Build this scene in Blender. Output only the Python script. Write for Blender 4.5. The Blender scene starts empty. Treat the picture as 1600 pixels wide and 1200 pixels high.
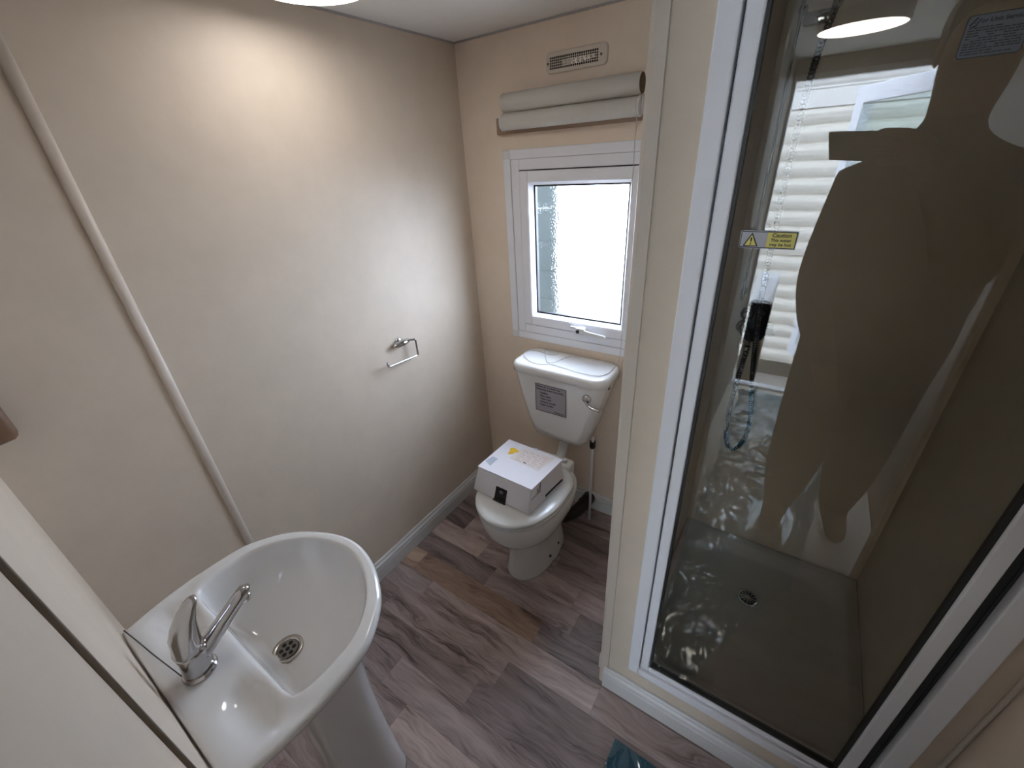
import bpy, bmesh, math, random
from mathutils import Vector, Matrix, noise

random.seed(7)
scene = bpy.context.scene
COL = scene.collection
PI = math.pi

# ------------------------------------------------------------------ camera
CAM = Vector((1.2126, -1.4845, 1.5619))
YAW, PITCH, ROLL, FPX = -0.61595, -0.491187, -0.0629992, 650.77
cd = bpy.data.cameras.new('camera')
cd.sensor_fit = 'HORIZONTAL'
cd.sensor_width = 36.0
cd.lens = 36.0 * FPX / 1600.0
cd.clip_start = 0.01
cam = bpy.data.objects.new('camera', cd)
COL.objects.link(cam)
fw = Vector((math.sin(YAW) * math.cos(PITCH), math.cos(YAW) * math.cos(PITCH), math.sin(PITCH)))
rt0 = Vector((math.cos(YAW), -math.sin(YAW), 0))
up0 = rt0.cross(fw)
rt = rt0 * math.cos(ROLL) + up0 * math.sin(ROLL)
up = -rt0 * math.sin(ROLL) + up0 * math.cos(ROLL)
CAMROT = Matrix((rt, up, -fw)).transposed()
cam.matrix_world = Matrix.Translation(CAM) @ CAMROT.to_4x4()
scene.camera = cam

# ------------------------------------------------------------------ world (overcast sky) and exposure
w = bpy.data.worlds.new('overcast_sky')
scene.world = w
w.use_nodes = True
bg = w.node_tree.nodes['Background']
bg.inputs['Color'].default_value = (0.68, 0.80, 1.0, 1)
bg.inputs['Strength'].default_value = 10.0
scene.view_settings.view_transform = 'Standard'
scene.view_settings.look = 'None'
scene.view_settings.exposure = 1.1
scene.view_settings.gamma = 1.0
scene.view_settings.use_curve_mapping = False
LAMP_STRENGTH = 5.4
HALL_LAMP_STRENGTH = 9.0

# ------------------------------------------------------------------ helpers: materials
def srgb(r, g, b):
    def f(c):
        c /= 255.0
        return c / 12.92 if c <= 0.04045 else ((c + 0.055) / 1.055) ** 2.4
    return (f(r), f(g), f(b), 1)

def new_mat(name):
    m = bpy.data.materials.new(name)
    m.use_nodes = True
    return m, m.node_tree.nodes, m.node_tree.links, m.node_tree.nodes['Principled BSDF']

def mat(name, col, rough=0.5, metal=0.0, spec=0.5, vary=0.0, vscale=40.0, bump=0.0, bscale=200.0, coat=0.0):
    m, n, l, b = new_mat(name)
    b.inputs['Base Color'].default_value = col
    b.inputs['Roughness'].default_value = rough
    b.inputs['Metallic'].default_value = metal
    b.inputs['Specular IOR Level'].default_value = spec
    b.inputs['Coat Weight'].default_value = coat
    b.inputs['Coat Roughness'].default_value = 0.05
    if vary or bump:
        tc = n.new('ShaderNodeTexCoord')
    if vary:
        t = n.new('ShaderNodeTexNoise')
        t.inputs['Scale'].default_value = vscale
        t.inputs['Detail'].default_value = 5.0
        l.new(tc.outputs['Object'], t.inputs['Vector'])
        mx = n.new('ShaderNodeMix'); mx.data_type = 'RGBA'
        a = tuple(max(0, c * (1 - vary)) for c in col[:3]) + (1,)
        c2 = tuple(min(1, c * (1 + vary)) for c in col[:3]) + (1,)
        mx.inputs[6].default_value = a
        mx.inputs[7].default_value = c2
        l.new(t.outputs['Fac'], mx.inputs[0])
        l.new(mx.outputs[2], b.inputs['Base Color'])
    if bump:
        t2 = n.new('ShaderNodeTexNoise')
        t2.inputs['Scale'].default_value = bscale
        t2.inputs['Detail'].default_value = 3.0
        l.new(tc.outputs['Object'], t2.inputs['Vector'])
        bp = n.new('ShaderNodeBump')
        bp.inputs['Strength'].default_value = bump
        bp.inputs['Distance'].default_value = 0.001
        l.new(t2.outputs['Fac'], bp.inputs['Height'])
        l.new(bp.outputs['Normal'], b.inputs['Normal'])
    return m

def emit_mat(name, col, strength):
    m, n, l, b = new_mat(name)
    b.inputs['Base Color'].default_value = (0.9, 0.9, 0.9, 1)
    b.inputs['Emission Color'].default_value = col
    b.inputs['Emission Strength'].default_value = strength
    return m

M = {}
def wall_mat(name, col):
    m, n, l, b = new_mat(name)
    tc = n.new('ShaderNodeTexCoord')
    t = n.new('ShaderNodeTexNoise'); t.inputs['Scale'].default_value = 9.0; t.inputs['Detail'].default_value = 7.0; t.inputs['Roughness'].default_value = 0.65
    l.new(tc.outputs['Object'], t.inputs['Vector'])
    cr = n.new('ShaderNodeValToRGB')
    cr.color_ramp.elements[0].position = 0.3
    cr.color_ramp.elements[1].position = 0.7
    cr.color_ramp.elements[0].color = tuple(c * 0.955 for c in col[:3]) + (1,)
    cr.color_ramp.elements[1].color = tuple(min(1, c * 1.03) for c in col[:3]) + (1,)
    l.new(t.outputs['Fac'], cr.inputs['Fac'])
    l.new(cr.outputs['Color'], b.inputs['Base Color'])
    b.inputs['Roughness'].default_value = 0.48
    b.inputs['Specular IOR Level'].default_value = 0.3
    t2 = n.new('ShaderNodeTexNoise'); t2.inputs['Scale'].default_value = 350.0
    l.new(tc.outputs['Object'], t2.inputs['Vector'])
    bp = n.new('ShaderNodeBump'); bp.inputs['Strength'].default_value = 0.05; bp.inputs['Distance'].default_value = 0.001
    l.new(t2.outputs['Fac'], bp.inputs['Height']); l.new(bp.outputs['Normal'], b.inputs['Normal'])
    return m

M['wall'] = wall_mat('cream_vinyl_board', (0.69, 0.590, 0.485, 1))
M['wall_bounce_lit'] = wall_mat('cream_vinyl_board_bounce_lit', (0.83, 0.700, 0.575, 1))  # same cream board, lightened in colour to replace missing bounce light
M['shower_wall'] = wall_mat('shower_wall_board', (0.62, 0.57, 0.49, 1))
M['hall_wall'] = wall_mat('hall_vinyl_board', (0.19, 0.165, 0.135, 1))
M['trim'] = mat('cream_trim', (0.67, 0.59, 0.51, 1), 0.4, vary=0.02)
M['bead'] = mat('groove_shadow_brown', (0.19, 0.155, 0.115, 1), 0.6, vary=0.1)  # dark brown painted in for the shade of the wall groove
M['ceiling'] = mat('ceiling_board', (0.86, 0.845, 0.82, 1), 0.6, vary=0.03, vscale=20, bump=0.1)
M['upvc'] = mat('white_upvc', (0.84, 0.845, 0.89, 1), 0.3, vary=0.01)
M['white_paint'] = mat('white_gloss_paint', (0.66, 0.655, 0.65, 1), 0.3, vary=0.03, vscale=15)
M['ceramic'] = mat('white_ceramic', (0.78, 0.775, 0.77, 1), 0.09, coat=0.6, vary=0.005)
M['pan_ceramic'] = mat('toilet_ceramic', (0.74, 0.735, 0.715, 1), 0.1, coat=0.5, vary=0.005)
M['seat'] = mat('seat_plastic', (0.68, 0.69, 0.68, 1), 0.16, vary=0.005)
M['white_plastic'] = mat('white_plastic', (0.74, 0.74, 0.74, 1), 0.28, vary=0.01)
M['tray'] = mat('shower_tray_acrylic', (0.62, 0.61, 0.60, 1), 0.2, vary=0.02)
M['chrome'] = mat('chrome', (0.52, 0.52, 0.535, 1), 0.09, metal=1.0, vary=0.02)
M['steel'] = mat('stainless_steel', (0.55, 0.53, 0.50, 1), 0.22, metal=1.0, vary=0.03)
M['dark_chrome'] = mat('dark_chrome', (0.10, 0.10, 0.11, 1), 0.18, metal=0.6, vary=0.02)
M['mixer'] = mat('black_gloss_plastic', (0.014, 0.015, 0.017, 1), 0.25, vary=0.05)
M['hose'] = mat('hose_metal', (0.16, 0.17, 0.19, 1), 0.18, metal=1.0, vary=0.05)
M['black'] = mat('black_rubber', (0.012, 0.012, 0.014, 1), 0.45, vary=0.05)
M['gasket'] = mat('dark_gasket', (0.025, 0.028, 0.03, 1), 0.5, vary=0.05)
M['dark_steel'] = mat('dull_steel', (0.22, 0.21, 0.20, 1), 0.35, metal=0.8, vary=0.05)
M['dark_hole'] = mat('dark_hole', (0.01, 0.01, 0.01, 1), 0.8, vary=0.05)
M['brown_wood'] = mat('brown_wood', (0.17, 0.095, 0.055, 1), 0.45, vary=0.25, vscale=30, bump=0.2)
M['blind_board'] = mat('blind_board', (0.33, 0.225, 0.155, 1), 0.5, vary=0.2, vscale=30)
M['blind'] = mat('blind_fabric', (0.60, 0.575, 0.525, 1), 0.7, vary=0.03, vscale=80, bump=0.1, bscale=500)
M['card_tube'] = mat('cardboard_core', (0.14, 0.10, 0.065, 1), 0.8, vary=0.1)
M['vent'] = mat('vent_plastic', (0.68, 0.60, 0.51, 1), 0.4, vary=0.02)
M['box'] = mat('white_card', (0.72, 0.70, 0.74, 1), 0.55, vary=0.02)
M['box_edge'] = mat('card_edge', (0.36, 0.33, 0.33, 1), 0.7, vary=0.05)
M['box_side_print'] = mat('box_side_grey_print', (0.12, 0.12, 0.13, 1), 0.6, vary=0.1)
M['yellow'] = mat('yellow_sticker', (0.80, 0.50, 0.03, 1), 0.5, vary=0.05)
M['barcode'] = mat('grey_address_label', (0.40, 0.43, 0.50, 1), 0.5, vary=0.12, vscale=300)
M['print'] = mat('black_print', (0.02, 0.02, 0.025, 1), 0.6, vary=0.05)
M['print_red'] = mat('faded_red_print', (0.60, 0.48, 0.44, 1), 0.6, vary=0.05)
M['print_faint'] = mat('faint_grey_print', (0.55, 0.51, 0.50, 1), 0.6, vary=0.05)
M['print_grey'] = mat('faded_grey_print', (0.45, 0.42, 0.42, 1), 0.6, vary=0.05)
M['paper_pink'] = mat('pinkish_label_paper', (0.70, 0.62, 0.58, 1), 0.6, vary=0.04)
M['notice'] = mat('grey_notice_film', (0.33, 0.31, 0.34, 1), 0.4, vary=0.03)
M['label_grey'] = mat('grey_sticker', (0.42, 0.42, 0.45, 1), 0.4, vary=0.03)
M['label_yellow'] = mat('yellow_warning_print', (0.75, 0.66, 0.14, 1), 0.4, vary=0.03)
M['label_shaded'] = mat('shaded_silver_sticker', (0.075, 0.078, 0.085, 1), 0.4, vary=0.03)  # silver sticker with its shadow put into a darkened base colour
M['siding'] = mat('cream_cladding', (0.70, 0.66, 0.58, 1), 0.5, vary=0.05, vscale=12)
M['fascia'] = mat('cladding_fascia', (0.72, 0.70, 0.66, 1), 0.5, vary=0.03)
M['skirt'] = mat('dark_skirting', (0.06, 0.055, 0.045, 1), 0.8, vary=0.2)
M['ground'] = mat('outdoor_gravel', (0.22, 0.20, 0.18, 1), 0.9, vary=0.3, vscale=60, bump=0.5)
M['hedge'] = mat('dark_green_shed', (0.022, 0.030, 0.028, 1), 0.8, vary=0.3, vscale=8)
M['jacket'] = mat('dark_jacket', (0.022, 0.022, 0.024, 1), 0.85, vary=0.2, vscale=60, bump=0.3)
M['trousers'] = mat('dark_trousers', (0.03, 0.028, 0.028, 1), 0.9, vary=0.2, vscale=60, bump=0.3)
M['skin'] = mat('skin', (0.45, 0.25, 0.17, 1), 0.5, vary=0.06)
M['hair'] = mat('brown_hair', (0.03, 0.02, 0.014, 1), 0.6, vary=0.3, vscale=90, bump=0.5)
M['shoe'] = mat('brown_shoe', (0.06, 0.035, 0.022, 1), 0.55, vary=0.1)
M['phone'] = mat('phone_black', (0.012, 0.012, 0.013, 1), 0.2, vary=0.02)
M['eye'] = mat('eye_white', (0.7, 0.7, 0.68, 1), 0.2, vary=0.02)
M['chain'] = mat('white_chain', (0.62, 0.61, 0.58, 1), 0.4, vary=0.02)
M['bright_cap'] = mat('white_cap', (0.92, 0.92, 0.93, 1), 0.4, vary=0.01)
M['screw'] = mat('screw_head', (0.16, 0.14, 0.12, 1), 0.4, metal=0.6, vary=0.1)
M['subfloor'] = mat('subfloor', (0.035, 0.03, 0.028, 1), 0.9, vary=0.1)
M['carpet'] = mat('beige_carpet', (0.60, 0.57, 0.52, 1), 0.95, vary=0.2, vscale=300, bump=0.8, bscale=600)
M['dark_wall'] = mat('dark_brown_wall', (0.10, 0.075, 0.055, 1), 0.5, vary=0.2, vscale=20)  # one dark brown tone for the right wall of the hall
M['lamp'] = emit_mat('lamp_diffuser', (1.0, 0.97, 0.94, 1), LAMP_STRENGTH)
M['hall_lamp'] = emit_mat('hall_lamp_diffuser', (1.0, 0.94, 0.86, 1), HALL_LAMP_STRENGTH)

def plank_mat():
    m, n, l, b = new_mat('grey_brown_oak_plank')
    geo = n.new('ShaderNodeNewGeometry')
    oi = n.new('ShaderNodeObjectInfo')
    off = n.new('ShaderNodeVectorMath'); off.operation = 'SCALE'
    comb = n.new('ShaderNodeCombineXYZ')
    l.new(oi.outputs['Random'], comb.inputs['X']); l.new(oi.outputs['Random'], comb.inputs['Y']); l.new(oi.outputs['Random'], comb.inputs['Z'])
    l.new(comb.outputs[0], off.inputs[0]); off.inputs['Scale'].default_value = 23.0
    add = n.new('ShaderNodeVectorMath'); add.operation = 'ADD'
    l.new(geo.outputs['Position'], add.inputs[0]); l.new(off.outputs[0], add.inputs[1])
    # broad wavy distortion of the grain
    nz = n.new('ShaderNodeTexNoise'); nz.inputs['Scale'].default_value = 4.0; nz.inputs['Detail'].default_value = 3.0
    mp0 = n.new('ShaderNodeMapping'); mp0.inputs['Scale'].default_value = (0.8, 2.2, 1)
    l.new(add.outputs[0], mp0.inputs['Vector']); l.new(mp0.outputs[0], nz.inputs['Vector'])
    sc = n.new('ShaderNodeVectorMath'); sc.operation = 'SCALE'; sc.inputs['Scale'].default_value = 0.13
    l.new(nz.outputs['Color'], sc.inputs[0])
    add2 = n.new('ShaderNodeVectorMath'); add2.operation = 'ADD'
    l.new(add.outputs[0], add2.inputs[0]); l.new(sc.outputs[0], add2.inputs[1])
    mp = n.new('ShaderNodeMapping'); mp.inputs['Scale'].default_value = (1.6, 17, 1)
    l.new(add2.outputs[0], mp.inputs['Vector'])
    g1 = n.new('ShaderNodeTexNoise'); g1.inputs['Scale'].default_value = 1.3; g1.inputs['Detail'].default_value = 6; g1.inputs['Roughness'].default_value = 0.55
    l.new(mp.outputs[0], g1.inputs['Vector'])
    mp2 = n.new('ShaderNodeMapping'); mp2.inputs['Scale'].default_value = (6, 90, 1)
    l.new(add2.outputs[0], mp2.inputs['Vector'])
    g2 = n.new('ShaderNodeTexNoise'); g2.inputs['Scale'].default_value = 2.0; g2.inputs['Detail'].default_value = 4
    l.new(mp2.outputs[0], g2.inputs['Vector'])
    mxg = n.new('ShaderNodeMath'); mxg.operation = 'MULTIPLY_ADD'; mxg.inputs[1].default_value = 0.3
    l.new(g2.outputs['Fac'], mxg.inputs[0])
    mul = n.new('ShaderNodeMath'); mul.operation = 'MULTIPLY'; mul.inputs[1].default_value = 0.7
    l.new(g1.outputs['Fac'], mul.inputs[0]); l.new(mul.outputs[0], mxg.inputs[2])
    cr = n.new('ShaderNodeValToRGB')
    e = cr.color_ramp.elements
    e[0].position = 0.34; e[0].color = (0.085, 0.060, 0.055, 1)
    e[1].position = 0.64; e[1].color = (0.46, 0.385, 0.365, 1)
    e2 = e.new(0.47); e2.color = (0.31, 0.25, 0.235, 1)
    l.new(mxg.outputs[0], cr.inputs['Fac'])
    # plank to plank tone
    tone = n.new('ShaderNodeValToRGB')
    t = tone.color_ramp.elements
    t[0].position = 0.0; t[0].color = (0.62, 0.60, 0.60, 1)
    t[1].position = 1.0; t[1].color = (1.25, 1.22, 1.2, 1)
    t3 = t.new(0.5); t3.color = (0.92, 0.9, 0.9, 1)
    l.new(oi.outputs['Random'], tone.inputs['Fac'])
    m1 = n.new('ShaderNodeMix'); m1.data_type = 'RGBA'; m1.blend_type = 'MULTIPLY'; m1.inputs[0].default_value = 1.0
    l.new(cr.outputs['Color'], m1.inputs[6]); l.new(tone.outputs['Color'], m1.inputs[7])
    m2 = n.new('ShaderNodeMix'); m2.data_type = 'RGBA'; m2.blend_type = 'MULTIPLY'; m2.inputs[0].default_value = 1.0
    l.new(m1.outputs[2], m2.inputs[6]); l.new(oi.outputs['Color'], m2.inputs[7])
    l.new(m2.outputs[2], b.inputs['Base Color'])
    b.inputs['Roughness'].default_value = 0.42
    b.inputs['Specular IOR Level'].default_value = 0.35
    bp = n.new('ShaderNodeBump'); bp.inputs['Strength'].default_value = 0.12; bp.inputs['Distance'].default_value = 0.001
    l.new(g2.outputs['Fac'], bp.inputs['Height']); l.new(bp.outputs['Normal'], b.inputs['Normal'])
    return m
M['plank'] = plank_mat()

def thin_ior(n, l, fr, ior):
    # a thin pane reflects alike from both faces (no total reflection inside it)
    geo = n.new('ShaderNodeNewGeometry')
    ma = n.new('ShaderNodeMath'); ma.operation = 'MULTIPLY_ADD'
    ma.inputs[1].default_value = 1.0 / ior - ior
    ma.inputs[2].default_value = ior
    l.new(geo.outputs['Backfacing'], ma.inputs[0])
    l.new(ma.outputs[0], fr.inputs['IOR'])

def shower_glass_mat():
    m = bpy.data.materials.new('tinted_shower_glass'); m.use_nodes = True
    n, l = m.node_tree.nodes, m.node_tree.links
    n.remove(n['Principled BSDF'])
    out = n['Material Output']
    tr = n.new('ShaderNodeBsdfTransparent'); tr.inputs['Color'].default_value = (0.87, 0.86, 0.82, 1)
    gl = n.new('ShaderNodeBsdfGlossy'); gl.inputs['Color'].default_value = (1, 1, 1, 1); gl.inputs['Roughness'].default_value = 0.0
    fr = n.new('ShaderNodeFresnel'); thin_ior(n, l, fr, 1.6)
    mx = n.new('ShaderNodeMixShader')
    l.new(fr.outputs[0], mx.inputs[0]); l.new(tr.outputs[0], mx.inputs[1]); l.new(gl.outputs[0], mx.inputs[2])
    l.new(mx.outputs[0], out.inputs['Surface'])
    return m
M['glass'] = shower_glass_mat()

def obscure_glass_mat():
    m = bpy.data.materials.new('obscure_window_glass'); m.use_nodes = True
    n, l = m.node_tree.nodes, m.node_tree.links
    n.remove(n['Principled BSDF'])
    out = n['Material Output']
    tc = n.new('ShaderNodeTexCoord')
    v = n.new('ShaderNodeTexVoronoi'); v.inputs['Scale'].default_value = 130.0; v.feature = 'SMOOTH_F1'
    l.new(tc.outputs['Object'], v.inputs['Vector'])
    bp = n.new('ShaderNodeBump'); bp.inputs['Strength'].default_value = 0.7; bp.inputs['Distance'].default_value = 0.003
    l.new(v.outputs['Distance'], bp.inputs['Height'])
    rf = n.new('ShaderNodeBsdfRefraction'); rf.inputs['Roughness'].default_value = 0.10; rf.inputs['IOR'].default_value = 1.2
    l.new(bp.outputs['Normal'], rf.inputs['Normal'])
    tr = n.new('ShaderNodeBsdfTransparent'); tr.inputs['Color'].default_value = (0.99, 1.0, 1.0, 1)
    mx = n.new('ShaderNodeMixShader'); mx.inputs[0].default_value = 0.62
    l.new(rf.outputs[0], mx.inputs[1]); l.new(tr.outputs[0], mx.inputs[2])
    l.new(mx.outputs[0], out.inputs['Surface'])
    return m
M['obscure'] = obscure_glass_mat()

def clear_glass_mat():
    m = bpy.data.materials.new('clear_door_glass'); m.use_nodes = True
    n, l = m.node_tree.nodes, m.node_tree.links
    n.remove(n['Principled BSDF'])
    out = n['Material Output']
    tr = n.new('ShaderNodeBsdfTransparent'); tr.inputs['Color'].default_value = (0.78, 0.84, 0.83, 1)
    gl = n.new('ShaderNodeBsdfGlossy'); gl.inputs['Roughness'].default_value = 0.02
    fr = n.new('ShaderNodeFresnel'); thin_ior(n, l, fr, 1.5)
    mx = n.new('ShaderNodeMixShader')
    l.new(fr.outputs[0], mx.inputs[0]); l.new(tr.outputs[0], mx.inputs[1]); l.new(gl.outputs[0], mx.inputs[2])
    l.new(mx.outputs[0], out.inputs['Surface'])
    return m
M['clear'] = clear_glass_mat()

def film_mat():
    m, n, l, b = new_mat('blue_protective_film')
    b.inputs['Base Color'].default_value = (0.002, 0.065, 0.11, 1)
    b.inputs['Roughness'].default_value = 0.05
    b.inputs['IOR'].default_value = 1.8
    b.inputs['Specular IOR Level'].default_value = 1.0
    tc = n.new('ShaderNodeTexCoord')
    t = n.new('ShaderNodeTexNoise'); t.inputs['Scale'].default_value = 14.0; t.inputs['Detail'].default_value = 4
    l.new(tc.outputs['Object'], t.inputs['Vector'])
    bp = n.new('ShaderNodeBump'); bp.inputs['Strength'].default_value = 0.25; bp.inputs['Distance'].default_value = 0.006
    l.new(t.outputs['Fac'], bp.inputs['Height']); l.new(bp.outputs['Normal'], b.inputs['Normal'])
    tr = n.new('ShaderNodeBsdfTransparent'); tr.inputs['Color'].default_value = (0.38, 0.78, 0.95, 1)
    mx = n.new('ShaderNodeMixShader'); mx.inputs[0].default_value = 0.60
    out = n['Material Output']
    l.new(tr.outputs[0], mx.inputs[1]); l.new(b.outputs[0], mx.inputs[2]); l.new(mx.outputs[0], out.inputs['Surface'])
    return m
M['film'] = film_mat()

# ------------------------------------------------------------------ helpers: geometry
def link(name, me, m=None, parent=None):
    o = bpy.data.objects.new(name, me)
    COL.objects.link(o)
    if m is not None and me is not None and hasattr(me, 'materials') and not len(me.materials):
        me.materials.append(m)
    if parent is not None:
        o.parent = parent
    return o

def tag(o, label=None, cat=None, group=None, kind=None):
    if label: o['label'] = label
    if cat: o['category'] = cat
    if group: o['group'] = group
    if kind: o['kind'] = kind
    return o

def thing(name, label, cat, loc=(0, 0, 0), group=None):
    o = bpy.data.objects.new(name, None)
    COL.objects.link(o)
    o.empty_display_size = 0.02
    o.location = loc
    return tag(o, label, cat, group)

def struct(name, bm, m, smooth=False):
    o = obj(name, bm, m, None, smooth)
    o['kind'] = 'structure'
    return o

def obj(name, bm, m, parent=None, smooth=False):
    me = bpy.data.meshes.new(name)
    bmesh.ops.recalc_face_normals(bm, faces=bm.faces[:])
    bm.to_mesh(me); bm.free()
    if smooth:
        for p in me.polygons: p.use_smooth = True
    o = link(name, me, m, None)
    if parent is not None:
        o.parent = parent
        o.matrix_parent_inverse = Matrix.Translation(parent.location).inverted() if parent.parent is None else Matrix.Translation(parent.matrix_parent_inverse.inverted().translation).inverted() if False else parent_inv(parent)
    return o

def parent_inv(p):
    # every part mesh is modelled in world coordinates
    bpy_m = Matrix.Identity(4)
    chain = []
    q = p
    while q is not None:
        chain.append(q); q = q.parent
    for q in reversed(chain):
        bpy_m = bpy_m @ q.matrix_parent_inverse @ Matrix.Translation(q.location)
    return bpy_m.inverted()

def bx(bm, x0, x1, y0, y1, z0, z1, bev=0.0, seg=2):
    r = bmesh.ops.create_cube(bm, size=1.0)
    vs = r['verts']
    for v in vs:
        v.co = Vector(((x0 + x1) / 2 + v.co.x * (x1 - x0), (y0 + y1) / 2 + v.co.y * (y1 - y0), (z0 + z1) / 2 + v.co.z * (z1 - z0)))
    if bev > 0:
        es = set()
        for v in vs:
            for e in v.link_edges: es.add(e)
        bmesh.ops.bevel(bm, geom=list(es), offset=bev, segments=seg, affect='EDGES', profile=0.5)
    return bm

def box(*a, **k):
    return bx(bmesh.new(), *a, **k)

def tube(bm, pts, r, seg=12, cap=True, closed=False):
    """sweep a circle along points; r is a number or a list of radii"""
    pts = [Vector(p) for p in pts]
    n = len(pts)
    rs = r if isinstance(r, (list, tuple)) else [r] * n
    rings = []
    prev = None
    for i, p in enumerate(pts):
        if closed:
            t = pts[(i + 1) % n] - pts[i - 1]
        else:
            t = pts[min(i + 1, n - 1)] - pts[max(i - 1, 0)]
        t.normalize()
        if prev is None:
            a = Vector((0, 0, 1)) if abs(t.z) < 0.9 else Vector((1, 0, 0))
            u = t.cross(a).normalized()
        else:
            u = (prev - t * prev.dot(t)).normalized()
        prev = u
        v = t.cross(u)
        rings.append([bm.verts.new(p + (u * math.cos(2 * PI * k / seg) + v * math.sin(2 * PI * k / seg)) * rs[i]) for k in range(seg)])
    m = n if closed else n - 1
    for i in range(m):
        a, b = rings[i], rings[(i + 1) % n]
        for k in range(seg):
            bm.faces.new((a[k], a[(k + 1) % seg], b[(k + 1) % seg], b[k]))
    if cap and not closed:
        bm.faces.new(rings[0][::-1]); bm.faces.new(rings[-1])
    return bm

def lathe(bm, prof, center, axis='z', seg=32, cap=True):
    """prof = [(radius, height)], revolved about an axis through center"""
    c = Vector(center)
    rings = []
    for r, h in prof:
        ring = []
        for k in range(seg):
            a = 2 * PI * k / seg
            p = (r * math.cos(a), r * math.sin(a), h)
            if axis == 'z': q = Vector(p)
            elif axis == 'y': q = Vector((p[0], p[2], p[1]))
            else: q = Vector((p[2], p[0], p[1]))
            ring.append(bm.verts.new(c + q))
        rings.append(ring)
    for a, b in zip(rings, rings[1:]):
        for k in range(seg):
            bm.faces.new((a[k], a[(k + 1) % seg], b[(k + 1) % seg], b[k]))
    if cap:
        bm.faces.new(rings[0][::-1]); bm.faces.new(rings[-1])
    return bm

def loft(bm, rings, cap0=True, cap1=True):
    rr = [[bm.verts.new(Vector(p)) for p in r] for r in rings]
    n = len(rr[0])
    for a, b in zip(rr, rr[1:]):
        for k in range(n):
            bm.faces.new((a[k], a[(k + 1) % n], b[(k + 1) % n], b[k]))
    if cap0: bm.faces.new(rr[0][::-1])
    if cap1: bm.faces.new(rr[-1])
    return bm

def prism(bm, poly, y0, y1, ax='y'):
    """extrude a 2D polygon (given in the two other axes) along an axis"""
    def P(p, t):
        return (p[0], t, p[1]) if ax == 'y' else ((t, p[0], p[1]) if ax == 'x' else (p[0], p[1], t))
    return loft(bm, [[P(p, y0) for p in poly], [P(p, y1) for p in poly]])

def rrect(cx, cy, hw, hh, r, n=6):
    pts = []
    for sx, sy, a0 in ((1, 1, 0), (-1, 1, PI / 2), (-1, -1, PI), (1, -1, 3 * PI / 2)):
        for i in range(n + 1):
            a = a0 + PI / 2 * i / n
            pts.append((cx + sx * (hw - r) + r * math.cos(a), cy + sy * (hh - r) + r * math.sin(a)))
    return pts

def bez(p0, p1, p2, p3, n=12):
    p0, p1, p2, p3 = map(Vector, (p0, p1, p2, p3))
    return [p0 * (1 - t) ** 3 + p1 * 3 * t * (1 - t) ** 2 + p2 * 3 * t * t * (1 - t) + p3 * t ** 3 for t in [i / n for i in range(n + 1)]]

def catmull(pts, n=6, closed=False):
    pts = [Vector(p) for p in pts]
    out = []
    N = len(pts)
    for i in range(N if closed else N - 1):
        if closed:
            a, b, c, d = pts[i - 1], pts[i], pts[(i + 1) % N], pts[(i + 2) % N]
        else:
            a, b, c, d = pts[max(i - 1, 0)], pts[i], pts[i + 1], pts[min(i + 2, N - 1)]
        for k in range(n):
            t = k / n
            out.append(0.5 * ((2 * b) + (c - a) * t + (2 * a - 5 * b + 4 * c - d) * t * t + (-a + 3 * b - 3 * c + d) * t ** 3))
    if not closed: out.append(pts[-1])
    return out

def text_mesh(name, body, size, loc, xdir, ydir, m, parent, align='LEFT', depth=0.0002, italic=0.0, spacing=1.0, width=None):
    cu = bpy.data.curves.new(name, 'FONT')
    cu.body = body; cu.size = size; cu.align_x = align; cu.extrude = depth; cu.shear = italic; cu.offset = size * 0.018
    cu.space_line = spacing
    tmp = bpy.data.objects.new(name + '_tmp', cu)
    COL.objects.link(tmp)
    bpy.context.view_layer.update()
    me = bpy.data.meshes.new_from_object(tmp.evaluated_get(bpy.context.evaluated_depsgraph_get()))
    COL.objects.unlink(tmp); bpy.data.objects.remove(tmp); bpy.data.curves.remove(cu)
    xd, yd = Vector(xdir).normalized(), Vector(ydir).normalized()
    zd = xd.cross(yd)
    xs = [v.co.x for v in me.vertices]
    k = 1.0
    if width and xs:
        k = width / (max(xs) - min(xs))
    R = Matrix((xd, yd, zd)).transposed().to_4x4()
    for v in me.vertices:
        v.co = Vector(loc) + xd * v.co.x * k + yd * v.co.y + zd * v.co.z
    me.materials.clear(); me.materials.append(m)
    me.name = name
    o = link(name, me)
    o.parent = parent
    o.matrix_parent_inverse = parent_inv(parent)
    return o

# ================================================================== THE SETTING
H = 1.95
YS = -1.528          # wall that carries the basin
YF = -0.72           # front plane of the shower
XP0, XP1 = 0.962, 1.05   # partition between toilet and shower
XR = 1.68            # right wall
YD = -3.12           # outer wall of the hall with the open door

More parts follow.
